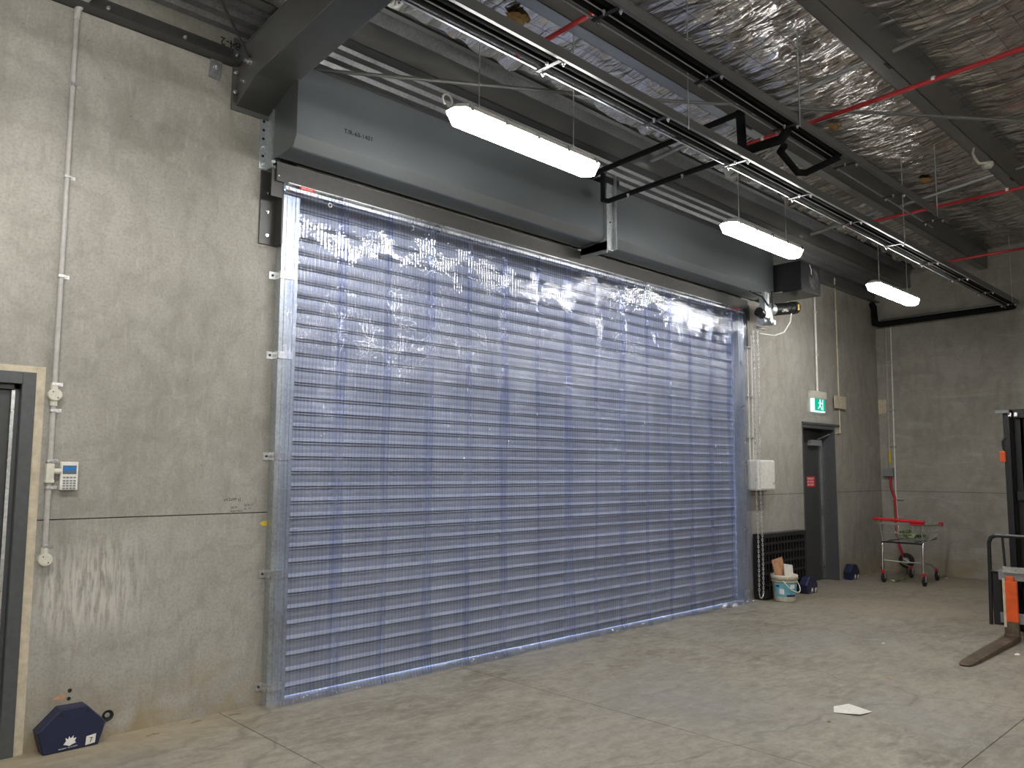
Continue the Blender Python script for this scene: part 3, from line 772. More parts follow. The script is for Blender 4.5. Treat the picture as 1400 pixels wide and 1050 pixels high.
# ------------------------------------------------------------------ strip curtain
sc = thing('strip_curtain', 'full width curtain of clear bluish ribbed plastic strips hung before the roller shutter', 'strip curtain', (2.5, -.13, 0))
mb = MB(); mb.box(2.475, 8.40, -.10, -.106, 3.345, 3.402); mb.box(2.475, 8.36, -.106, -.15, 3.396, 3.402); mb.build('header_track', 'silver', sc)
MB().box(2.475, 8.36, -.1475, -.151, 3.352, 3.372).build('header_clamp', 'galv', sc)
mb = MB()
for k in range(147):
    x_ = 2.50+k*.0398; mb.p().box(x_, x_+.010, -.151, -.155, 3.350, 3.366)
mb.build('header_teeth', 'silver', sc)
mb = MB(); [mb.bolt((2.56+k*.6, -.106, 3.388), (0, -1, 0), .008, .006) for k in range(10)]; mb.build('screw', 'dark', sc)
MB().box(2.56, 2.665, -.1515, -.1525, 3.375, 3.398).build('red_label', 'redsign', sc)
text('STRIP DOORS', .013, 'white', (2.568, -.1527, 3.381), (1, 0, 0), (0, 0, 1), sc, 'lettering')
MB().box(8.12, 8.24, -.1515, -.1525, 3.375, 3.396).build('red_label', 'redsign', sc)
MB().tube([(2.78+.014*math.cos(a/10*2*PI), -.165, 3.315+.014*math.sin(a/10*2*PI)) for a in range(11)], .0035, 6, False).build('ring', 'light', sc)
MB().tube([(3.49, -.165, 3.33), (3.50, -.166, 3.30), (3.48, -.165, 3.29)], .003, 5).build('clip', 'light', sc)
PITCHS, WS = .392, .462
nst = 15
rnd = random.Random(11)
for i in range(nst):
    xc = 2.50+WS/2-.02+i*PITCHS
    front = i % 2 == 0
    yb = -.150 if front else -.132
    w = WS if i < nst-1 else .46
    if i == nst-1: xc = 8.385-w/2
    ph = rnd.uniform(0, 6.28); ph2 = rnd.uniform(0, 6.28); curl = rnd.uniform(.014, .024)*(1 if rnd.random() < .6 else -.6)
    dxb = rnd.uniform(-.03, .03); am = rnd.uniform(.8, 1.3); sk = rnd.uniform(-1, 1)
    nr = int(w/.0257); rows = 90
    cs = []
    for k in range(nr):
        u0 = k/nr
        for uu, hgt in ((0, 0), (.33, .00035), (.66, 0), (.71, .0035), (.80, .0055), (.89, .0035), (.94, 0)): cs.append((u0+uu/nr, hgt))
    cs.append((1.0, 0))
    vs = []; nc = len(cs)
    seed = i*3.7
    for r in range(rows+1):
        z = 3.37*(1-r/rows)+.012
        hh = max(0.0, 1-z/3.39)
        for u, rb in cs:
            xr_ = (u-.5)*w
            xx = xc+xr_+dxb*hh*hh
            y = yb-rb
            y += -curl*hh**.5*((2*u-1)**2-.33)*min(1, hh*6)
            y += am*(.004*math.sin(z*3.1+ph+u*1.5*sk)+.0022*math.sin(z*7.3+ph2+3*u)+.010*hh*mn.noise(Vector((xx*2.6+seed, z*.9, seed))))*min(1, hh*8)
            y += (.0022*mn.noise(Vector((xx*9+seed, z*4, 3.1)))+.0009*mn.noise(Vector((xx*26+seed, z*1.3, 1.1))))*min(1, hh*8)
            y += (.024*mn.noise(Vector((xx*5.5+seed*2, z*.5, 8.2)))*math.sin(z*4.6+ph2)+.0016*mn.noise(Vector((xx*11, 3, seed)))*math.sin(z*17+ph))*min(1, hh*8)
            if z < .14:   # feet kick forward and creep along the floor
                q = (.14-z)/.14; y -= (.03+.05*max(0, mn.noise(Vector((xx*2.1, 5, 0)))))*q*q
            y = min(y, -.088)
            vs.append((xx, y, z))
    fs = [(r*nc+k, r*nc+k+1, (r+1)*nc+k+1, (r+1)*nc+k) for r in range(rows) for k in range(nc-1)]
    mbs = MB().add(vs, fs, True)
    mbs.mi = [1 if 2 <= (q % (nc-1)) % 7 <= 5 else 0 for q in range(len(fs))]
    mbs.build('strip', ['pvc', 'rib'], sc)

# ------------------------------------------------------------------ left door
d1 = struct(bpy.data.objects.new('door_1', None)); COL.objects.link(d1); d1['_w'] = [0, 0, 0]
x0, x1, zt = D1
mb = MB(); fw = .065
mb.box(x1-fw, x1, -.012, .12, 0, zt); mb.box(x0, x0+fw, -.012, .12, 0, zt); mb.box(x0+fw, x1-fw, -.012, .12, zt-fw, zt)
mb.box(x1-fw-.03, x1-fw, .03, .12, 0, zt-fw); mb.box(x0+fw, x0+fw+.03, .03, .12, 0, zt-fw); mb.box(x0+fw, x1-fw, .03, .12, zt-fw-.03, zt-fw)
mb.build('door_frame', 'frame', d1, .003)
mb = MB(); mb.box(x1+.001, x1+.045, -.002, .1, 0, zt+.035); mb.box(x0-.02, x1+.0005, -.002, .1, zt+.001, zt+.035); mb.build('sealant_reveal', 'cream', d1)
MB().box(x0+fw+.004, x1-fw-.034, .045, .085, .008, zt-fw-.034).build('door_leaf', 'door', d1, .002)
MB().box(x1-fw-.040, x1-fw-.024, .022, .0295, .01, zt-fw-.034).build('door_seal', 'silver', d1)
hn = MB(); hn.tube([(x1-.20, .045, .985), (x1-.20, -.02, .985), (x1-.145, -.03, .985)], .010, 10); hn.tube([(x1-.20, .045, .985), (x1-.20, .036, .985)], .026, 16)
hn.build('door_handle', 'silver', d1)
MB().box(x0-.02, x1+.045, .13, .2, -.02, zt+.03).build('daylight_stop', 'door', d1)  # unseen sheet added behind the leaf to keep outside daylight from leaking in

# right door
d2 = struct(bpy.data.objects.new('door_2', None)); COL.objects.link(d2); d2['_w'] = [0, 0, 0]
x0, x1, zt = D2
mb = MB(); mb.box(x0, x0+.03, -.006, .26, 0, zt); mb.box(x1-.03, x1, -.006, .26, 0, zt); mb.box(x0+.03, x1-.03, -.006, .26, zt-.045, zt)
mb.build('door_frame', 'frame', d2, .002)
MB().box(x0+.03, x1-.035, .19, .23, .006, zt-.05).build('door_leaf', 'door', d2, .002)
MB().box(x1-.078, x1-.036, .17, .189, .01, zt-.24).build('door_seal', 'silver', d2)
MB().box(x0, x1+.15, -.001, -.016, zt+.004, zt+.035).build('head_flashing', 'frame', d2)
mb = MB(); mb.box(10.60, 10.90, .12, .189, 1.86, 1.94); mb.build('door_closer', 'grey', d2, .004)
MB().beam((10.84, .15, 1.955), (11.0, .05, 2.03), .02, .014).build('closer_arm', 'silver', d2)
MB().box(10.545, 10.80, .1885, .1898, 1.29, 1.435).build('red_sign', 'redsign', d2)
for k, s_ in enumerate(('EMERGENCY', 'EXIT DOOR', 'KEEP CLEAR')):
    text(s_, .036, 'white', (10.562, .1883, 1.392-k*.042), (1, 0, 0), (0, 0, 1), d2, 'lettering')
MB().box(x0-.02, x1+.02, .235, .26, -.02, zt+.05).build('daylight_stop', 'door', d2)  # unseen sheet, carried below floor level to stop daylight under the door

# ------------------------------------------------------------------ wall fittings, left
def clip(mb, x, z, r=.014, w=.03):
    mb.p().box(x-r-.002, x+r+.002, -.001, -(2*r+.005), z-.007, z+.007); mb.box(x+r, x+r+w, -.0005, -.004, z-.010, z+.010); mb.bolt((x+r+w*.6, -.004, z), (0, -1, 0), .006, .003, False)
cdt = thing('wall_conduit', 'grey vertical conduit with clips and round junction boxes beside the left door', 'conduit', (1.19, 0, 1))
rc = .0135; yc = -rc-.001
MB().tube([(1.188, yc, 1.03), (1.188, yc, 4.08)], rc, 14).build('conduit', 'conduit', cdt)
MB().tube([(1.188, yc, 4.06), (1.19, yc-.004, 4.12), (1.215, -.06, 4.17), (1.24, -.11, 4.20), (1.24, -.14, 4.40)], .018, 12).build('elbow', 'conduit', cdt)
mb = MB()
for z in (1.955, 1.81, 1.535, 1.39, 1.075, 2.56, 3.13, 3.67): clip(mb, 1.188, z)
mb.build('clip', 'silver', cdt)
for z in (1.895, 1.005):
    mb = MB(); mb.tube([(1.19, -.001, z), (1.19, -.036, z)], .034, 24); mb.tube([(1.19, -.036, z), (1.19, -.039, z)], .030, 24); mb.tube([(1.188, yc, z+.02), (1.188, yc, z+.065)], .019, 12)
    if z > 1.5: mb.tube([(1.188, yc, z-.06), (1.188, yc, z-.02)], .019, 12)
    mb.build('junction_box', 'beige', cdt)
    mb = MB(); mb.bolt((1.178, -.039, z+.016), (0, -1, 0), .004, .001); mb.bolt((1.203, -.039, z-.016), (0, -1, 0), .004, .001); mb.build('screw', 'dark', cdt)
mb = MB(); mb.box(1.168, 1.207, -.001, -.036, 1.43, 1.52); mb.box(1.165, 1.21, -.001, -.038, 1.415, 1.432); mb.tube([(1.205, -.018, 1.478), (1.243, -.018, 1.478)], .016, 12); mb.build('tee_box', 'beige', cdt, .003)
kp = thing('alarm_keypad', 'white alarm keypad with blue screen on the concrete wall by the left door', 'keypad', (1.283, 0, 1.375))
MB().box(1.240, 1.328, -.001, -.028, 1.375, 1.530).build('case', 'light', kp, .004)
MB().box(1.250, 1.318, -.0275, -.0295, 1.463, 1.510).build('screen_frame', 'screenbg', kp)
MB().box(1.254, 1.314, -.0295, -.0303, 1.485, 1.500).build('screen', 'screen', kp)
kb = None
for r in range(5):
    for c in range(4):
        xx = 1.252+c*.0175; zz = 1.440-r*.0138-(0.004 if r else 0)
        if kb is None: kb = MB().box(xx, xx+.0125, -.0278, -.030, zz, zz+.0085).build('key', 'grey', kp, loc=(xx, -.028, zz)); kb0 = (xx, zz)
        else:
            q = kb.copy(); COL.objects.link(q); q.parent = kp; q.location = Vector(kb.location)+Vector((xx-kb0[0], 0, zz-kb0[1]))
wh = struct(MB().tube([(1.3, .0, 9), (1.3, .0, 9.001)], .001, 3).build('trim_2', 'ink')); bpy.data.objects.remove(wh)
for (x_, z_, r_) in ((1.355, .287, .011), (1.352, .245, .010), (1.358, .209, .009)):
    mb = MB(); mb.tube([(x_, -.0006, z_), (x_, -.0012, z_)], r_, 14); mb.build('drill_hole', 'ink', wf)
mb = MB(); mb.lathe((1.556, 0, .115), [(.030, -.0005), (.031, -.005), (.026, -.006), (.024, -.002), (.0001, -.002)], 20, 'y'); mb.build('pipe_hole', 'ink', wf); MB().lathe((1.552, 0, .118), [(.012, -.001), (.014, -.006), (.008, -.006), (.0001, -.005)], 14, 'y').build('pipe_stub', 'grey', wf)
MB().prism([(1.27, .255), (1.315, .275), (1.34, .262), (1.32, .245)], 'y', -.0006, -.001).build('chipped_patch', 'wood', wf)
MB().prism([(2.425, 1.146), (2.45, 1.158), (2.474, 1.162), (2.474, 1.130), (2.445, 1.128)], 'y', -.0006, -.001).build('yellow_mark', 'ymark', wf)
for s_, x_, z_, h_ in (('x1.2x99 a]', 2.18, 1.295, .026), ('29.71', 2.225, 1.245, .020), ('4 am Moor', 2.225, 1.224, .018), ('20 9.17', 2.315, 1.258, .020), ('ya . 15', 2.315, 1.238, .018)):
    text(s_, h_, 'ink', (x_, -.0002, z_), (1, 0, 0), (0, 0, 1), wf, 'marker_writing', .0003)

# ------------------------------------------------------------------ bait stations
def bait(x, y, s, label, num):
    t_ = thing('bait_station', label, 'bait station', (x, y, 0), 'navy rodent bait stations by the wall')
    P0 = [(.03, 0), (.30, 0), (.335, .112), (.235, .216), (.105, .218), (0, .118)]
    tilt = .02
    def tr(p, d): return (x+p[0]*s, y-d-(-.03*p[1]), p[1]*s+.001)
    mb = MB()
    n_ = 6; sc_ = [(P0[i][0]*.97+.005, P0[i][1]*.97+.003) for i in range(6)]
    vs = [tr(p, 0) for p in P0]+[tr(p, .085) for p in P0]+[tr(p, .095) for p in sc_]
    fs = [tuple(range(6))]+[(k*6+i, k*6+(i+1) % 6, (k+1)*6+(i+1) % 6, (k+1)*6+i) for k in range(2) for i in range(6)]+[tuple(range(12, 18))]
    mb.add(vs, fs); mb.build('case', 'navy', t_, .002)
    if s >= 1 or True:
        f = y-.095
        MB().prism([(x+.232*s, .010), (x+.280*s, .016), (x+.284*s, .062), (x+.236*s, .056)], 'y', f-.0002, f-.0015).build('number_label', 'paper', t_)
        if num: text(num, .035*s, 'ink', (x+.250*s, f-.002, .022), (1, 0, .05), (0, 0, 1), t_, 'number')
        mb = MB(); pts = [(0, 0), (.012, .016), (.008, .034), (.022, .024), (.026, .04), (.034, .026), (.048, .040), (.046, .024), (.062, .026), (.054, .012), (.060, 0), (.04, -.006), (.03, -.012), (.018, -.006)]
        mb.prism([(x+(.125+p[0])*s, (.036+p[1])*s) for p in pts], 'y', f-.0002, f-.0012); mb.build('emblem', 'white', t_)
        text('bait station - do not touch', .0085*s, 'white', (x+.102*s, f-.0008, .014), (1, 0, .04), (0, 0, 1), t_, 'lettering')
    mb = MB(); [mb.p().tube([(x+px*s, y-.0935, pz*s), (x+px*s, y-.0965, pz*s)], .005, 8) for px, pz in ((.11, .19), (.235, .19))]; mb.build('lock_hole', 'ink', t_)
    return t_
bait(1.185, -.008, 1.0, 'large navy bait station numbered 7 on the floor under the keypad wall', '7')
bait(9.46, -.197, .92, 'navy bait station tucked behind the bucket by the right door', '6')
bait(11.13, -.03, .95, 'navy bait station on the floor right of the dark door, in the corner', '5')

# ------------------------------------------------------------------ wall fittings, right
cb = thing('control_box', 'pale grey shutter control box on the wall behind the chain', 'control box', (8.64, 0, 1.27))
mb = MB()
mb.box(8.60, 9.01, -.002, -.155, 1.272, 1.636); mb.build('case', 'light', cb, .022)
mb = MB(); [mb.box(8.635+k*.022, 8.643+k*.022, -.155, -.158, 1.30, 1.61) for k in range(4)]; mb.build('ridge', 'light', cb)
MB().box(8.935, 8.985, -.156, -.159, 1.335, 1.375).build('sticker', 'white', cb)
mb = MB(); mb.beam((8.942, -.16, 1.34), (8.955, -.16, 1.37), .002, .006); mb.beam((8.966, -.16, 1.34), (8.978, -.16, 1.37), .002, .006); mb.build('sticker_mark', 'ink', cb)
mb = MB(); [mb.p().tube([(x_, -.08, 1.26), (x_, -.08, 1.275)], .012, 8) for x_ in (8.72, 8.80, 8.90)]; mb.build('gland', 'dark', cb)
c2 = thing('wall_conduit', 'pair of thin white conduits dropping into the pale control box', 'conduit', (8.67, 0, 1.65))
mb = MB(); mb.tube([(8.66, -.03, 3.30), (8.625, -.03, 3.24), (8.64, -.03, 1.63)], .008, 8); mb.build('conduit', 'light', c2)
MB().tube([(8.72, -.03, 3.15), (8.72, -.03, 1.63)], .008, 8).build('conduit', 'light', c2)
mb = MB(); [mb.p().box(8.62, 8.74, -.001, -.04, z-.008, z+.008) for z in (3.0, 2.4, 1.9)]; mb.build('clip', 'silver', c2)
c3 = thing('wall_conduit', 'white conduit running down to the green exit sign', 'conduit', (10.5, 0, 2.6))
MB().tube([(10.50, -.02, 4.3), (10.50, -.02, 2.58)], .016, 10).build('conduit', 'light', c3)
mb = MB(); [mb.p().box(10.475, 10.525, -.001, -.04, z-.008, z+.008) for z in (3.7, 3.1)]; mb.build('clip', 'silver', c3)
ex = thing('exit_sign', 'glowing green exit sign with running figure above the right door', 'exit sign', (10.3, 0, 2.36))
MB().box(10.27, 10.68, -.001, -.07, 2.49, 2.59).build('housing', 'beige', ex, .004)
MB().box(10.30, 10.66, -.012, -.05, 2.31, 2.492).build('edge', 'exitw', ex)
MB().box(10.345, 10.655, -.0505, -.053, 2.325, 2.490).build('panel', 'exitg', ex)
mb = MB(); y_ = -.0535
mb.tube([(10.505, y_, 2.468), (10.505, y_-.0006, 2.468)], .016, 12)
for a, b, w_ in (((10.50, 2.455), (10.49, 2.40), .026), ((10.50, 2.445), (10.455, 2.425), .012), ((10.505, 2.445), (10.54, 2.42), .012), ((10.54, 2.42), (10.555, 2.44), .011),
                 ((10.492, 2.405), (10.535, 2.375), .015), ((10.535, 2.375), (10.53, 2.340), .014), ((10.488, 2.405), (10.47, 2.37), .015), ((10.47, 2.37), (10.44, 2.355), .013)):
    mb.beam((a[0], y_, a[1]), (b[0], y_, b[1]), .001, w_)
mb.build('running_figure', 'exitw', ex)
MB().box(10.575, 10.592, -.0532, -.054, 2.335, 2.48).build('doorway_mark', 'exitw', ex)
c4 = thing('wall_conduit', 'concrete coloured conduit passing a blank plate to the right door head', 'conduit', (11.18, 0, 2.0))
MB().tube([(11.18, -.014, 4.3), (11.195, -.014, 2.08)], .012, 8).build('conduit', 'cream', c4)
MB().tube([(11.195, -.014, 2.09), (11.195, -.014, 2.045), (11.06, -.014, 2.045)], .012, 8).build('bend', 'cream', c4)
tag(MB().box(10.99, 11.37, -.03, -.042, 2.395, 2.575).build('blank_plate', 'cream', None, .003), 'blank beige plate on the wall right of the exit sign', 'plate')
tag(MB().box(12.635, 12.649, -.13, .0, 2.40, 2.62).build('blank_plate', 'cream', None, .003), 'blank beige plate on the back wall beside the twin conduits', 'plate')

# back wall twin conduits with yellow sleeve, grey box and red conduit
bw = thing('twin_conduits', 'two conduits down the back wall corner with yellow sleeve and grey box', 'conduit', (12.63, -.1, 1.5))
MB().tube([(12.632, -.155, 3.75), (12.632, -.145, 1.56)], .010, 8).build('conduit', 'conduit', bw)
MB().tube([(12.632, -.235, 3.75), (12.632, -.215, 1.2), (12.628, -.235, .6)], .011, 8).build('conduit', 'light', bw)
MB().tube([(12.632, -.148, 1.84), (12.632, -.146, 1.63)], .019, 10).build('yellow_sleeve', 'yellow', bw)
MB().box(12.565, 12.645, -.205, -.065, 1.435, 1.555).build('junction_box', 'grey', bw, .004)
MB().tube([(12.615, -.15, 1.44), (12.615, -.155, 1.28), (12.615, -.205, 1.12), (12.60, -.215, .85), (12.56, -.23, .55)], .018, 10).build('red_conduit', 'red', bw)
mb = MB(); [mb.p().box(12.62, 12.648, -.255, -.13, z-.008, z+.008) for z in (3.2, 2.45, 1.9)]; mb.p().box(12.62, 12.648, -.33, -.16, 1.08, 1.095); mb.p().box(12.62, 12.648, -.30, -.16, .80, .812); mb.build('clip', 'silver', bw)

# smoke detector
sd = thing('smoke_detector', 'round cream detector under the third purlin near the upper right', 'detector', (8.15, -2.8, 4.36))
mb = MB().lathe((8.15, -2.80, 4.33), [(.001, 0), (.035, 0), (.05, .02), (.055, .05), (.03, .055), (.001, .055)], 20); mb.build('body', 'beige', sd)
MB().tube([(8.10, -2.80, 4.37), (8.05, -2.76, 4.36), (8.0, -2.74, 4.40), (8.02, -2.72, 4.46), (8.06, -2.72, 4.52)], .011, 8).build('cable', 'beige', sd)

# ------------------------------------------------------------------ plastic pallet leaning on the wall
pl = thing('plastic_pallet', 'black slotted plastic pallet standing on edge against the wall', 'pallet', (8.65, -.05, 0))
px0, px1, ph = 8.655, 9.78, .76
y0p, y1p = -.03, -.06
mb = MB(); mb.box(px0, px1, y0p, -.15, 0.001, .05); mb.box(px0, px1, y0p, -.15, ph-.05, ph); mb.box(px0, px0+.05, y0p, -.15, .05, ph-.05); mb.box(px1-.05, px1, y0p, -.15, .05, ph-.05)
mb.build('rim', 'blacks', pl, .004)
for k in range(13):
    x_ = px0+.10+k*(px1-px0-.2)/12
    MB().box(x_-.012, x_+.012, -.075, -.14, .05, ph-.05).build('rib', 'blacks', pl)
for z_ in (.16, .29, .42, .53, .64):
    MB().box(px0+.05, px1-.05, -.085, -.146, z_-.012, z_+.012).build('cross_rib', 'blacks', pl)
MB().box(px0+.05, px1-.05, y0p, -.045, .05, ph-.05).build('back_sheet', 'blacks', pl)
for x_ in (px0+.02, (px0+px1)/2-.06, px1-.14):
    MB().box(x_, x_+.12, -.15, -.19, .02, .12).build('block', 'blacks', pl)

# ------------------------------------------------------------------ bucket with timber offcuts
bx, by = 8.83, -.325
bk = thing('paint_bucket', 'cream bucket with pale blue label and wire handle beside the pallet', 'bucket', (bx, by, 0))
MB().lathe((bx, by, 0), [(.001, .004), (.118, .003), (.122, .01), (.142, .27), (.146, .27), (.150, .30), (.142, .302), (.138, .27), (.118, .02), (.001, .02)], 32).build('pail', 'bucket', bk)
mb = MB(); mb.lathe((bx, by, 0), [(.145, .255), (.153, .255), (.155, .30), (.150, .304), (.143, .302)], 32); mb.lathe((bx, by, 0), [(.143, .225), (.149, .225), (.149, .235), (.143, .235)], 32); mb.build('rim', 'bucket', bk)
n_ = 26; vs = []; 
for r_, h_ in ((.1275, .06), (.1405, .215)):
    for k in range(n_+1):
        a = -3.55+k/n_*2.3; vs.append((bx+r_*math.cos(a), by+r_*math.sin(a), h_))
MB().add(vs, [(k, k+1, n_+2+k, n_+1+k) for k in range(n_)], True).build('label', 'label', bk)
for a0, a1, h0, h1, mt in ((-2.2, -1.75, .155, .20, 'white'), (-3.1, -2.7, .09, .15, 'white'), (-2.5, -1.6, .063, .085, 'navy'), (-3.4, -3.1, .17, .19, 'navy')):
    vs = []
    for h_ in (h0, h1):
        r_ = .1275+(h_-.06)/(.155)*.013+.0012
        for k in range(7): a = a0+(a1-a0)*k/6; vs.append((bx+r_*math.cos(a), by+r_*math.sin(a), h_))
    MB().add(vs, [(k, k+1, 8+k, 7+k) for k in range(6)], True).build('label_print', mt, bk)
pts = []
for k in range(15):
    a = PI*k/14; pts.append((bx-.152*math.cos(a)*.98, by-.06-.11*math.sin(a), .245-.13*math.sin(a)))
MB().tube(pts, .006, 6).build('handle', 'light', bk)
for i, (dx, dy, L_, ang, w_, mt, lab) in enumerate(((-.01, .02, .40, -.25, .20, 'wood', 'tall pinkish board offcut standing in the bucket'), (.05, -.04, .30, .35, .16, 'paper', 'white faced board offcut leaning in the bucket'), (-.05, .05, .30, .1, .05, 'wood', 'narrow timber offcut at the back of the bucket'))):
    c = Vector((bx+dx, by+dy, .20)); d = Vector((math.sin(ang)*.5, .15, math.cos(ang))).normalized(); u = Vector((1, -.2, -.55 if i < 2 else 0)).normalized()
    u = (u-d*u.dot(d)).normalized(); nn = d.cross(u); m = MB(); vs = []
    for a_ in (0, 1):
        for b_ in (-1, 1):
            for c_ in (-1, 1): vs.append(c+d*(a_*L_*.72)+u*b_*w_/2+nn*c_*.006)
    m.add(vs, [(0, 1, 3, 2), (4, 6, 7, 5), (0, 2, 6, 4), (1, 5, 7, 3), (0, 4, 5, 1), (2, 3, 7, 6)])
    tag(m.build('timber_offcut', mt), lab, 'offcut', 'offcuts in the bucket')

# ------------------------------------------------------------------ shopping trolley
ct = thing('shopping_trolley', 'small wire shopping trolley with red handle in front of the back wall', 'shopping trolley', (11.6, -.8, 0))
HX, FX = 11.22, 12.20          # handle end, front end
ZH_, ZB = .86, .60
yA, yB = -.47, -1.05           # far side, near side
def lerp(a, b, t): return a+(b-a)*t
# basket: top ring larger than the bottom ring
top = [(HX+.02, yA+.02, .80), (HX+.02, yB-.02, .80), (FX, yB+.07, .76), (FX, yA-.07, .76)]
bot = [(HX+.14, yA-.05, .55), (HX+.14, yB+.05, .55), (FX-.10, yB+.11, .60), (FX-.10, yA-.11, .60)]
mb = MB(); mb.tube(top+[top[0]], .009, 6, False); mb.tube(bot+[bot[0]], .005, 6, False)
mid = [tuple(lerp(top[i][k], bot[i][k], .5) for k in range(3)) for i in range(4)]; mb.tube(mid+[mid[0]], .0035, 5, False)
mb.build('basket_frame', 'wire', ct)
mb = MB()
for i, nn_ in ((0, 12), (1, 18), (2, 9), (3, 18)):
    a, b = top[i], top[(i+1) % 4]; c, d = bot[i], bot[(i+1) % 4]
    for k in range(1, nn_):
        t = k/nn_; mb.tube([[lerp(a[q], b[q], t) for q in range(3)], [lerp(c[q], d[q], t) for q in range(3)]], .0028, 4, False)
for k in range(1, 10):
    t = k/10; mb.tube([[lerp(bot[0][q], bot[1][q], t) for q in range(3)], [lerp(bot[3][q], bot[2][q], t) for q in range(3)]], .0028, 4, False)
for k in range(1, 7):
    t = k/7; mb.tube([[lerp(bot[1][q], bot[2][q], t) for q in range(3)], [lerp(bot[0][q], bot[3][q], t) for q in range(3)]], .0028, 4, False)
mb.build('basket_wire', 'wire', ct)
MB().tube([(HX-.02, yA+.04, ZH_+.005), (HX-.02, yB-.04, ZH_-.015)], .020, 12).build('handle', 'redp', ct)
mb = MB(); mb.box(HX-.02, HX+.04, -.90, -1.07, .80, .845); mb.build('coin_lock', 'redp', ct, .006)
MB().box(FX-.01, FX+.03, yB+.06, yB+.11, .74, .80).build('bumper', 'redp', ct, .004)
mb = MB(); mb.box(HX+.06, HX+.10, yA-.03, yB+.03, .54, .56); mb.box(HX+.10, FX-.12, yA-.10, yA-.13, .565, .575); mb.box(HX+.10, FX-.12, yB+.10, yB+.13, .565, .575); mb.build('base_plate', 'blackm', ct)
for y_ in (yA-.03, yB+.03):
    MB().tube([(HX+.10, y_, .56), (HX+.085, y_, .50), (HX+.06, y_, .20), (HX+.06, y_, .16)], .017, 10).build('leg', 'chrome', ct)
    MB().tube([(HX-.02, y_, ZH_-.01), (HX+.03, y_, .78), (HX+.10, y_, .56)], .009, 8).build('handle_stay', 'wire', ct)
    s_ = 1 if y_ > -.8 else -1
    MB().tube([(HX+.09, y_, .30), (HX+.5, y_-.06*s_, .25), (FX-.16, y_-.09*s_, .155)], .010, 8).build('chassis_bar', 'wire', ct)
mb = MB().tube([(HX+.09, yA-.03, .30), (HX+.12, -.76, .29), (HX+.09, yB+.03, .30)], .009, 8); mb.build('cross_bar', 'wire', ct)
for (x_, y_) in ((HX+.08, yA-.03), (HX+.08, yB+.03), (FX-.14, yA-.12), (FX-.14, yB+.12)):
    cs_ = MB(); cs_.tube([(x_-.02, y_, .14), (x_-.02, y_, .17)], .022, 12); cs_.box(x_-.03, x_+.035, y_-.016, y_+.016, .128, .145)
    ca = cs_.build('caster', 'redp', ct)
    m = MB(); m.lathe((x_+.015, y_, .071), [(.001, -.016), (.055, -.016), (.070, -.011), (.070, .011), (.055, .016), (.001, .016)], 20, 'y'); m.build('wheel', 'rubber', ca)
    m = MB(); m.p().box(x_-.012, x_+.028, y_-.024, y_-.018, .055, .13); m.p().box(x_-.012, x_+.028, y_+.018, y_+.024, .055, .13); m.build('fork', 'silver', ca)
# vegetable scraps in the basket and below
rl = random.Random(5)
def leaf(x, y, z, s, mt, label, group):
    mb = MB(); a0 = rl.uniform(0, 6.28); t1 = rl.uniform(-.5, .5); t2 = rl.uniform(-.4, .4); vs = []
    R_ = Matrix.Rotation(a0, 3, 'Z') @ Matrix.Rotation(t1, 3, 'X') @ Matrix.Rotation(t2, 3, 'Y')
    prof_ = [(0, 0), (.25, .22), (.55, .30), (.85, .18), (1, 0)]
    for u, w in prof_:
        for sgn in (-1, 0, 1): vs.append(Vector((x, y, z)) + R_ @ Vector(((u-.5)*s, sgn*w*s, (.12*abs(sgn)-.25*(u-.5)**2)*s+rl.uniform(-.02, .02)*s)))
    lo = min(v.z for v in vs)
    for v in vs: v.z += max(0, z-lo)
    mb.add(vs, [(i*3+j_, i*3+j_+1, i*3+j_+4, i*3+j_+3) for i in range(4) for j_ in range(2)], True)
    o = mb.build('vegetable_leaf', mt); sol = o.modifiers.new('thick', 'SOLIDIFY'); sol.thickness = .002
    return tag(o, label, 'leaf', group)
for k in range(12):
    leaf(rl.uniform(11.42, 11.75), rl.uniform(-.97, -.60), .60+rl.uniform(0, .04), rl.uniform(.10, .17), ('leafg', 'leafp')[k % 3 == 1], ('crumpled dark green vegetable leaf lying in the trolley basket', 'pale yellowish vegetable leaf lying in the trolley basket')[k % 3 == 1], ('dark leaves', 'pale leaves')[k % 3 == 1]+' in the trolley basket')
for k in range(7):
    leaf(rl.uniform(11.35, 11.75), rl.uniform(-.70, -.45), .003, rl.uniform(.05, .10), ('leafg', 'leafp')[k % 2], ('small dark green leaf scrap on the floor under the trolley', 'small pale leaf scrap on the floor under the trolley')[k % 2], ('dark', 'pale')[k % 2]+' leaf scraps under the trolley')
# red forked wheel leaning on the wall behind the trolley
sw = thing('leaning_wheel', 'black wheel in a red fork leaning on the back wall behind the trolley', 'wheel', (12.45, -.33, 0))
m = MB(); m.lathe((12.44, -.40, .20), [(.001, -.02), (.085, -.02), (.108, -.015), (.112, 0), (.108, .015), (.085, .02), (.001, .02)], 28, 'x'); m.build('wheel', 'rubber', sw)
m = MB(); m.lathe((12.44, -.40, .20), [(.001, -.024), (.045, -.024), (.05, -.018)], 20, 'x'); m.build('hub', 'wheelg', sw)
m = MB(); m.tube([(12.47, -.26, .60), (12.45, -.28, .50), (12.42, -.32, .36), (12.405, -.37, .24)], .014, 8); m.tube([(12.46, -.27, .52), (12.475, -.36, .24)], .012, 8); m.build('red_fork', 'red', sw)
m = MB(); m.tube([(12.41, -.35, .28), (12.405, -.37, .225), (12.405, -.46, .18)], .010, 8); m.build('brake_lever', 'silver', sw)
m = MB(); m.tube([(12.44, -.40, .09), (12.44, -.40, .001)], .012, 8); m.build('stand', 'dark', sw)

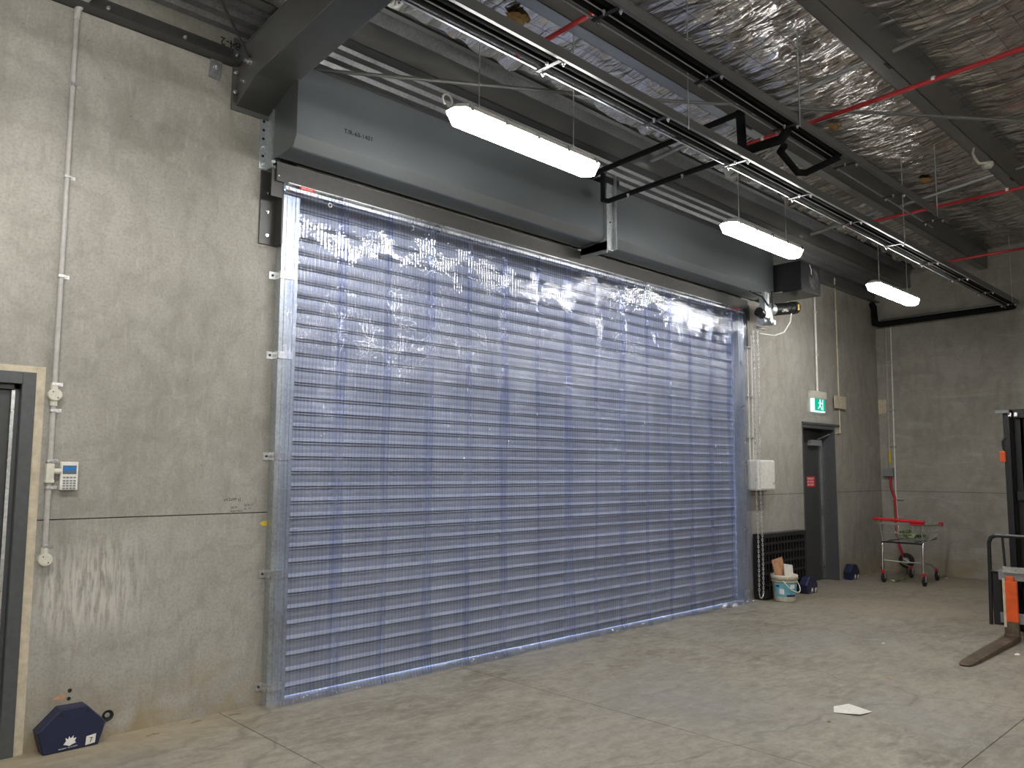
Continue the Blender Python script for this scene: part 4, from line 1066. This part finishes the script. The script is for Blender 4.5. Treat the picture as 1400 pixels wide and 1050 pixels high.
# ------------------------------------------------------------------ forklift
fk = thing('forklift', 'forklift with black mast, black load guard and orange fork shank at the right edge', 'forklift', (8.6, -3.3, 0))
for y_, nm in ((-2.775, 0), (-3.62, 1)):
    mb = MB()
    outl = [(8.27, .012), (8.27, .045), (7.6, .036), (7.0, .022), (6.93, .014), (6.93, .006), (7.6, .006)]
    pr = [(p[0], p[1]) for p in outl]
    # tapering tip in plan
    vs = []; 
    for p, hw in zip([(8.30, .046, .006), (7.5, .036, .006), (7.05, .024, .006), (6.95, .018, .007), (6.915, .013, .008)], (.055, .055, .052, .044, .028)):
        vs += [(p[0], y_-hw, p[2]), (p[0], y_+hw, p[2]), (p[0], y_+hw, p[1]), (p[0], y_-hw, p[1])]
    fs = [(0, 1, 2, 3), (16, 19, 18, 17)]+[(k*4+i, k*4+(i+1) % 4, (k+1)*4+(i+1) % 4, (k+1)*4+i) for k in range(4) for i in range(4)]
    mb.add(vs, fs); mb.build('fork_blade', 'fork', fk)
    MB().box(8.235, 8.295, y_-.058, y_+.058, .012, .062).build('fork_heel', 'fork', fk, .003)
    MB().box(8.25, 8.29, y_-.056, y_+.056, .17, .53).build('fork_shank', 'orange', fk, .005)
    MB().box(8.25, 8.29, y_-.056, y_+.056, .06, .17).build('bare_shank', 'fork', fk)
    MB().box(8.247, 8.2495, y_+.036, y_+.056, .12, .55).build('shank_edge', 'cream', fk)
    MB().box(8.255, 8.30, y_-.03, y_+.03, .53, .57).build('fork_latch', 'orange', fk, .004)
mb = MB(); mb.p().box(8.29, 8.335, -2.68, -3.72, .53, .62); mb.p().box(8.29, 8.335, -2.68, -3.72, .15, .24); mb.build('carriage_plate', 'grey', fk, .004)
MB().box(8.27, 8.29, -2.72, -3.68, .60, .655).build('carriage_bar', 'silver', fk)
mb = MB(); gy0, gy1 = -2.60, -3.80
mb.tube([(8.31, gy0, .12), (8.31, gy0-.01, .60), (8.31, gy0-.012, .86), (8.31, gy0-.03, .905), (8.31, gy0-.07, .925), (8.31, gy1+.07, .925), (8.31, gy1+.02, .905), (8.31, gy1, .85), (8.31, gy1, .12)], .017, 8)
mb.build('guard_hoop', 'blackm', fk)
for k in range(6):
    y_ = gy0-.135-k*.19; MB().tube([(8.31, y_, .60), (8.31, y_+.012, .925)], .011, 8).build('guard_bar', 'blackm', fk)
MB().tube([(8.31, gy0-.01, .60), (8.31, gy1, .60)], .014, 8).build('guard_rail', 'blackm', fk)
mb = MB(); mb.p().box(8.31, 8.40, -2.62, -2.70, .12, .60); mb.p().box(8.31, 8.40, -3.70, -3.79, .12, .60); mb.build('side_plate', 'blacks', fk, .01)
for y_, w_, x_ in ((-2.775, .055, 8.52), (-2.85, .07, 8.60), (-3.52, .055, 8.52), (-3.44, .06, 8.60)):
    mb = MB(); mb.box(x_-.06, x_+.06, y_-w_/2, y_+w_/2-.04, .08, 2.09); mb.box(x_-.06, x_-.045, y_-w_/2, y_+w_/2+.01, .08, 2.09); mb.box(x_+.045, x_+.06, y_-w_/2, y_+w_/2, .08, 2.09); mb.build('mast_channel', 'blackm', fk, .004)
mb = MB(); [mb.p().box(8.48, 8.62, -2.82, -3.54, z, z+.08) for z in (.35, 1.25, 2.01)]; mb.build('mast_crosspiece', 'blackm', fk)
mb = MB(); [mb.p().tube([(8.55, y_, .2), (8.55, y_, 1.98)], .03, 12) for y_ in (-3.0, -3.36)]; mb.build('lift_cylinder', 'blackm', fk)
mb = MB(); [mb.p().tube([(8.462, y_, 2.02), (8.47, y_, 2.055)], .018, 10) for y_ in (-2.795, -2.845)]; mb.build('roller', 'silver', fk)
MB().box(8.42, 8.46, -2.69, -2.80, 2.055, 2.085).build('mast_tab', 'grey', fk)
MB().box(8.44, 8.50, -2.70, -2.75, 1.60, 1.70).build('indicator_lamp', 'orange', fk, .008)
MB().tube([(8.47, -2.76, 1.84), (8.46, -2.73, 1.79), (8.47, -2.735, 1.72), (8.47, -2.76, 1.70)], .012, 8).build('hose', 'blacks', fk)
# chassis, guard, seat, wheels (outside the frame to the right)
mb = MB(); mb.box(8.80, 10.4, -2.80, -3.56, .30, .85); mb.build('chassis', 'orange', fk, .04)
mb = MB(); mb.box(9.9, 10.75, -2.78, -3.58, .30, 1.15); mb.build('counterweight', 'grey', fk, .10)
mb = MB()
for y_ in (-2.84, -3.52): mb.p().tube([(8.95, y_, .8), (9.05, y_, 2.08), (10.15, y_, 2.08), (10.3, y_, 1.1)], .03, 8)
mb.build('overhead_guard', 'blackm', fk)
for k in range(5): MB().box(9.15+k*.22, 9.19+k*.22, -2.82, -3.54, 2.07, 2.095).build('guard_slat', 'blackm', fk)
mb = MB(); mb.box(9.45, 9.90, -2.95, -3.40, .85, 1.0); mb.box(9.85, 9.97, -2.95, -3.40, 1.0, 1.45); mb.build('seat', 'blacks', fk, .04)
MB().tube([(9.15, -3.18, .85), (9.28, -3.18, 1.15)], .02, 8).build('steering_column', 'blacks', fk)
MB().tube([(9.28+.06*math.cos(a/12*2*PI), -3.18+.15*math.sin(a/12*2*PI), 1.15-.12*math.cos(a/12*2*PI)*.4) for a in range(13)], .012, 6, False).build('steering_wheel', 'blacks', fk)
for x_, r_, yy in ((8.92, .24, (-2.72, -3.64)), (10.25, .20, (-2.80, -3.56))):
    for y_ in yy:
        m = MB(); m.lathe((x_, y_, r_+.001), [(.001, -.075), (r_*.55, -.075), (r_*.62, -.09), (r_*.92, -.09), (r_, -.07), (r_, .07), (r_*.92, .09), (r_*.62, .09), (r_*.55, .075), (.001, .075)], 28, 'y'); m.build('wheel', 'rubber', fk)

# ------------------------------------------------------------------ litter on the floor
mb = MB(); pz = .004
vs = [(5.00, -2.60, .002), (5.05, -2.74, .010), (5.19, -2.76, .002), (5.22, -2.60, .012), (5.12, -2.545, .003), (5.08, -2.65, .004)]
mb.add(vs, [(0, 1, 5), (1, 2, 5), (2, 3, 5), (3, 4, 5), (4, 0, 5)]); o = mb.build('paper_scrap', 'paper'); o.modifiers.new('t', 'SOLIDIFY').thickness = .0015
tag(o, 'torn white paper scrap on the open concrete floor', 'paper')
def bit(x, y, s, mt, name, label, cat):
    mb = MB(); n_ = 7; vs = [(x+s*math.cos(k/n_*2*PI)*(.6+.5*rl.random()), y+s*.6*math.sin(k/n_*2*PI)*(.6+.5*rl.random()), .002) for k in range(n_)]
    mb.add(vs+[(x, y, .002+s*.25)], [(k, (k+1) % n_, n_) for k in range(n_)]+[tuple(range(n_))]); return tag(mb.build(name, mt), label, cat)
bit(6.107, -2.52, .03, 'wood', 'red_chip', 'small reddish chip on the floor beyond the white paper', 'litter')
bit(4.80, -2.66, .025, 'twig', 'bark_chip', 'small tan chip on the floor just left of the white paper', 'litter')
bit(7.69, -2.95, .045, 'paper', 'white_blob', 'white flattened scrap on the floor right of the fork blade', 'litter')
bit(7.30, -2.02, .03, 'paper', 'paper_crumb', 'pale crumb on the floor behind the fork blade', 'litter')
bit(12.4, -.95, .035, 'paper', 'paper_crumb', 'pale crumb by the back wall right of the trolley', 'litter')
for i, (x_, y_, a_, lab) in enumerate(((2.02, -.10, .3, 'dry twig beside the wall left of the curtain'), (2.25, -.12, -.5, 'dry twig at the foot of the curtain guide'), (3.02, -2.35, .4, 'short twig on the floor at the bottom of the picture'), (3.25, -2.75, 1.9, 'dark twig on the lower left of the floor'), (1.75, -.16, .1, 'thin twig on the silt between bait station and curtain'))):
    d = Vector((math.cos(a_), math.sin(a_)*.6, 0))*.035
    mb = MB(); c = Vector((x_, y_, .005)); mb.tube([c-d, c+Vector((0, .008, .002)), c+d], .0018, 5); mb.tube([c, c+Vector((d.x*.4, d.y+.015, .004))], .0012, 5)
    tag(mb.build('twig', 'twig'), lab, 'twig', 'twigs on the floor')

for o in bpy.data.objects:
    if '_w' in o.keys(): del o['_w']
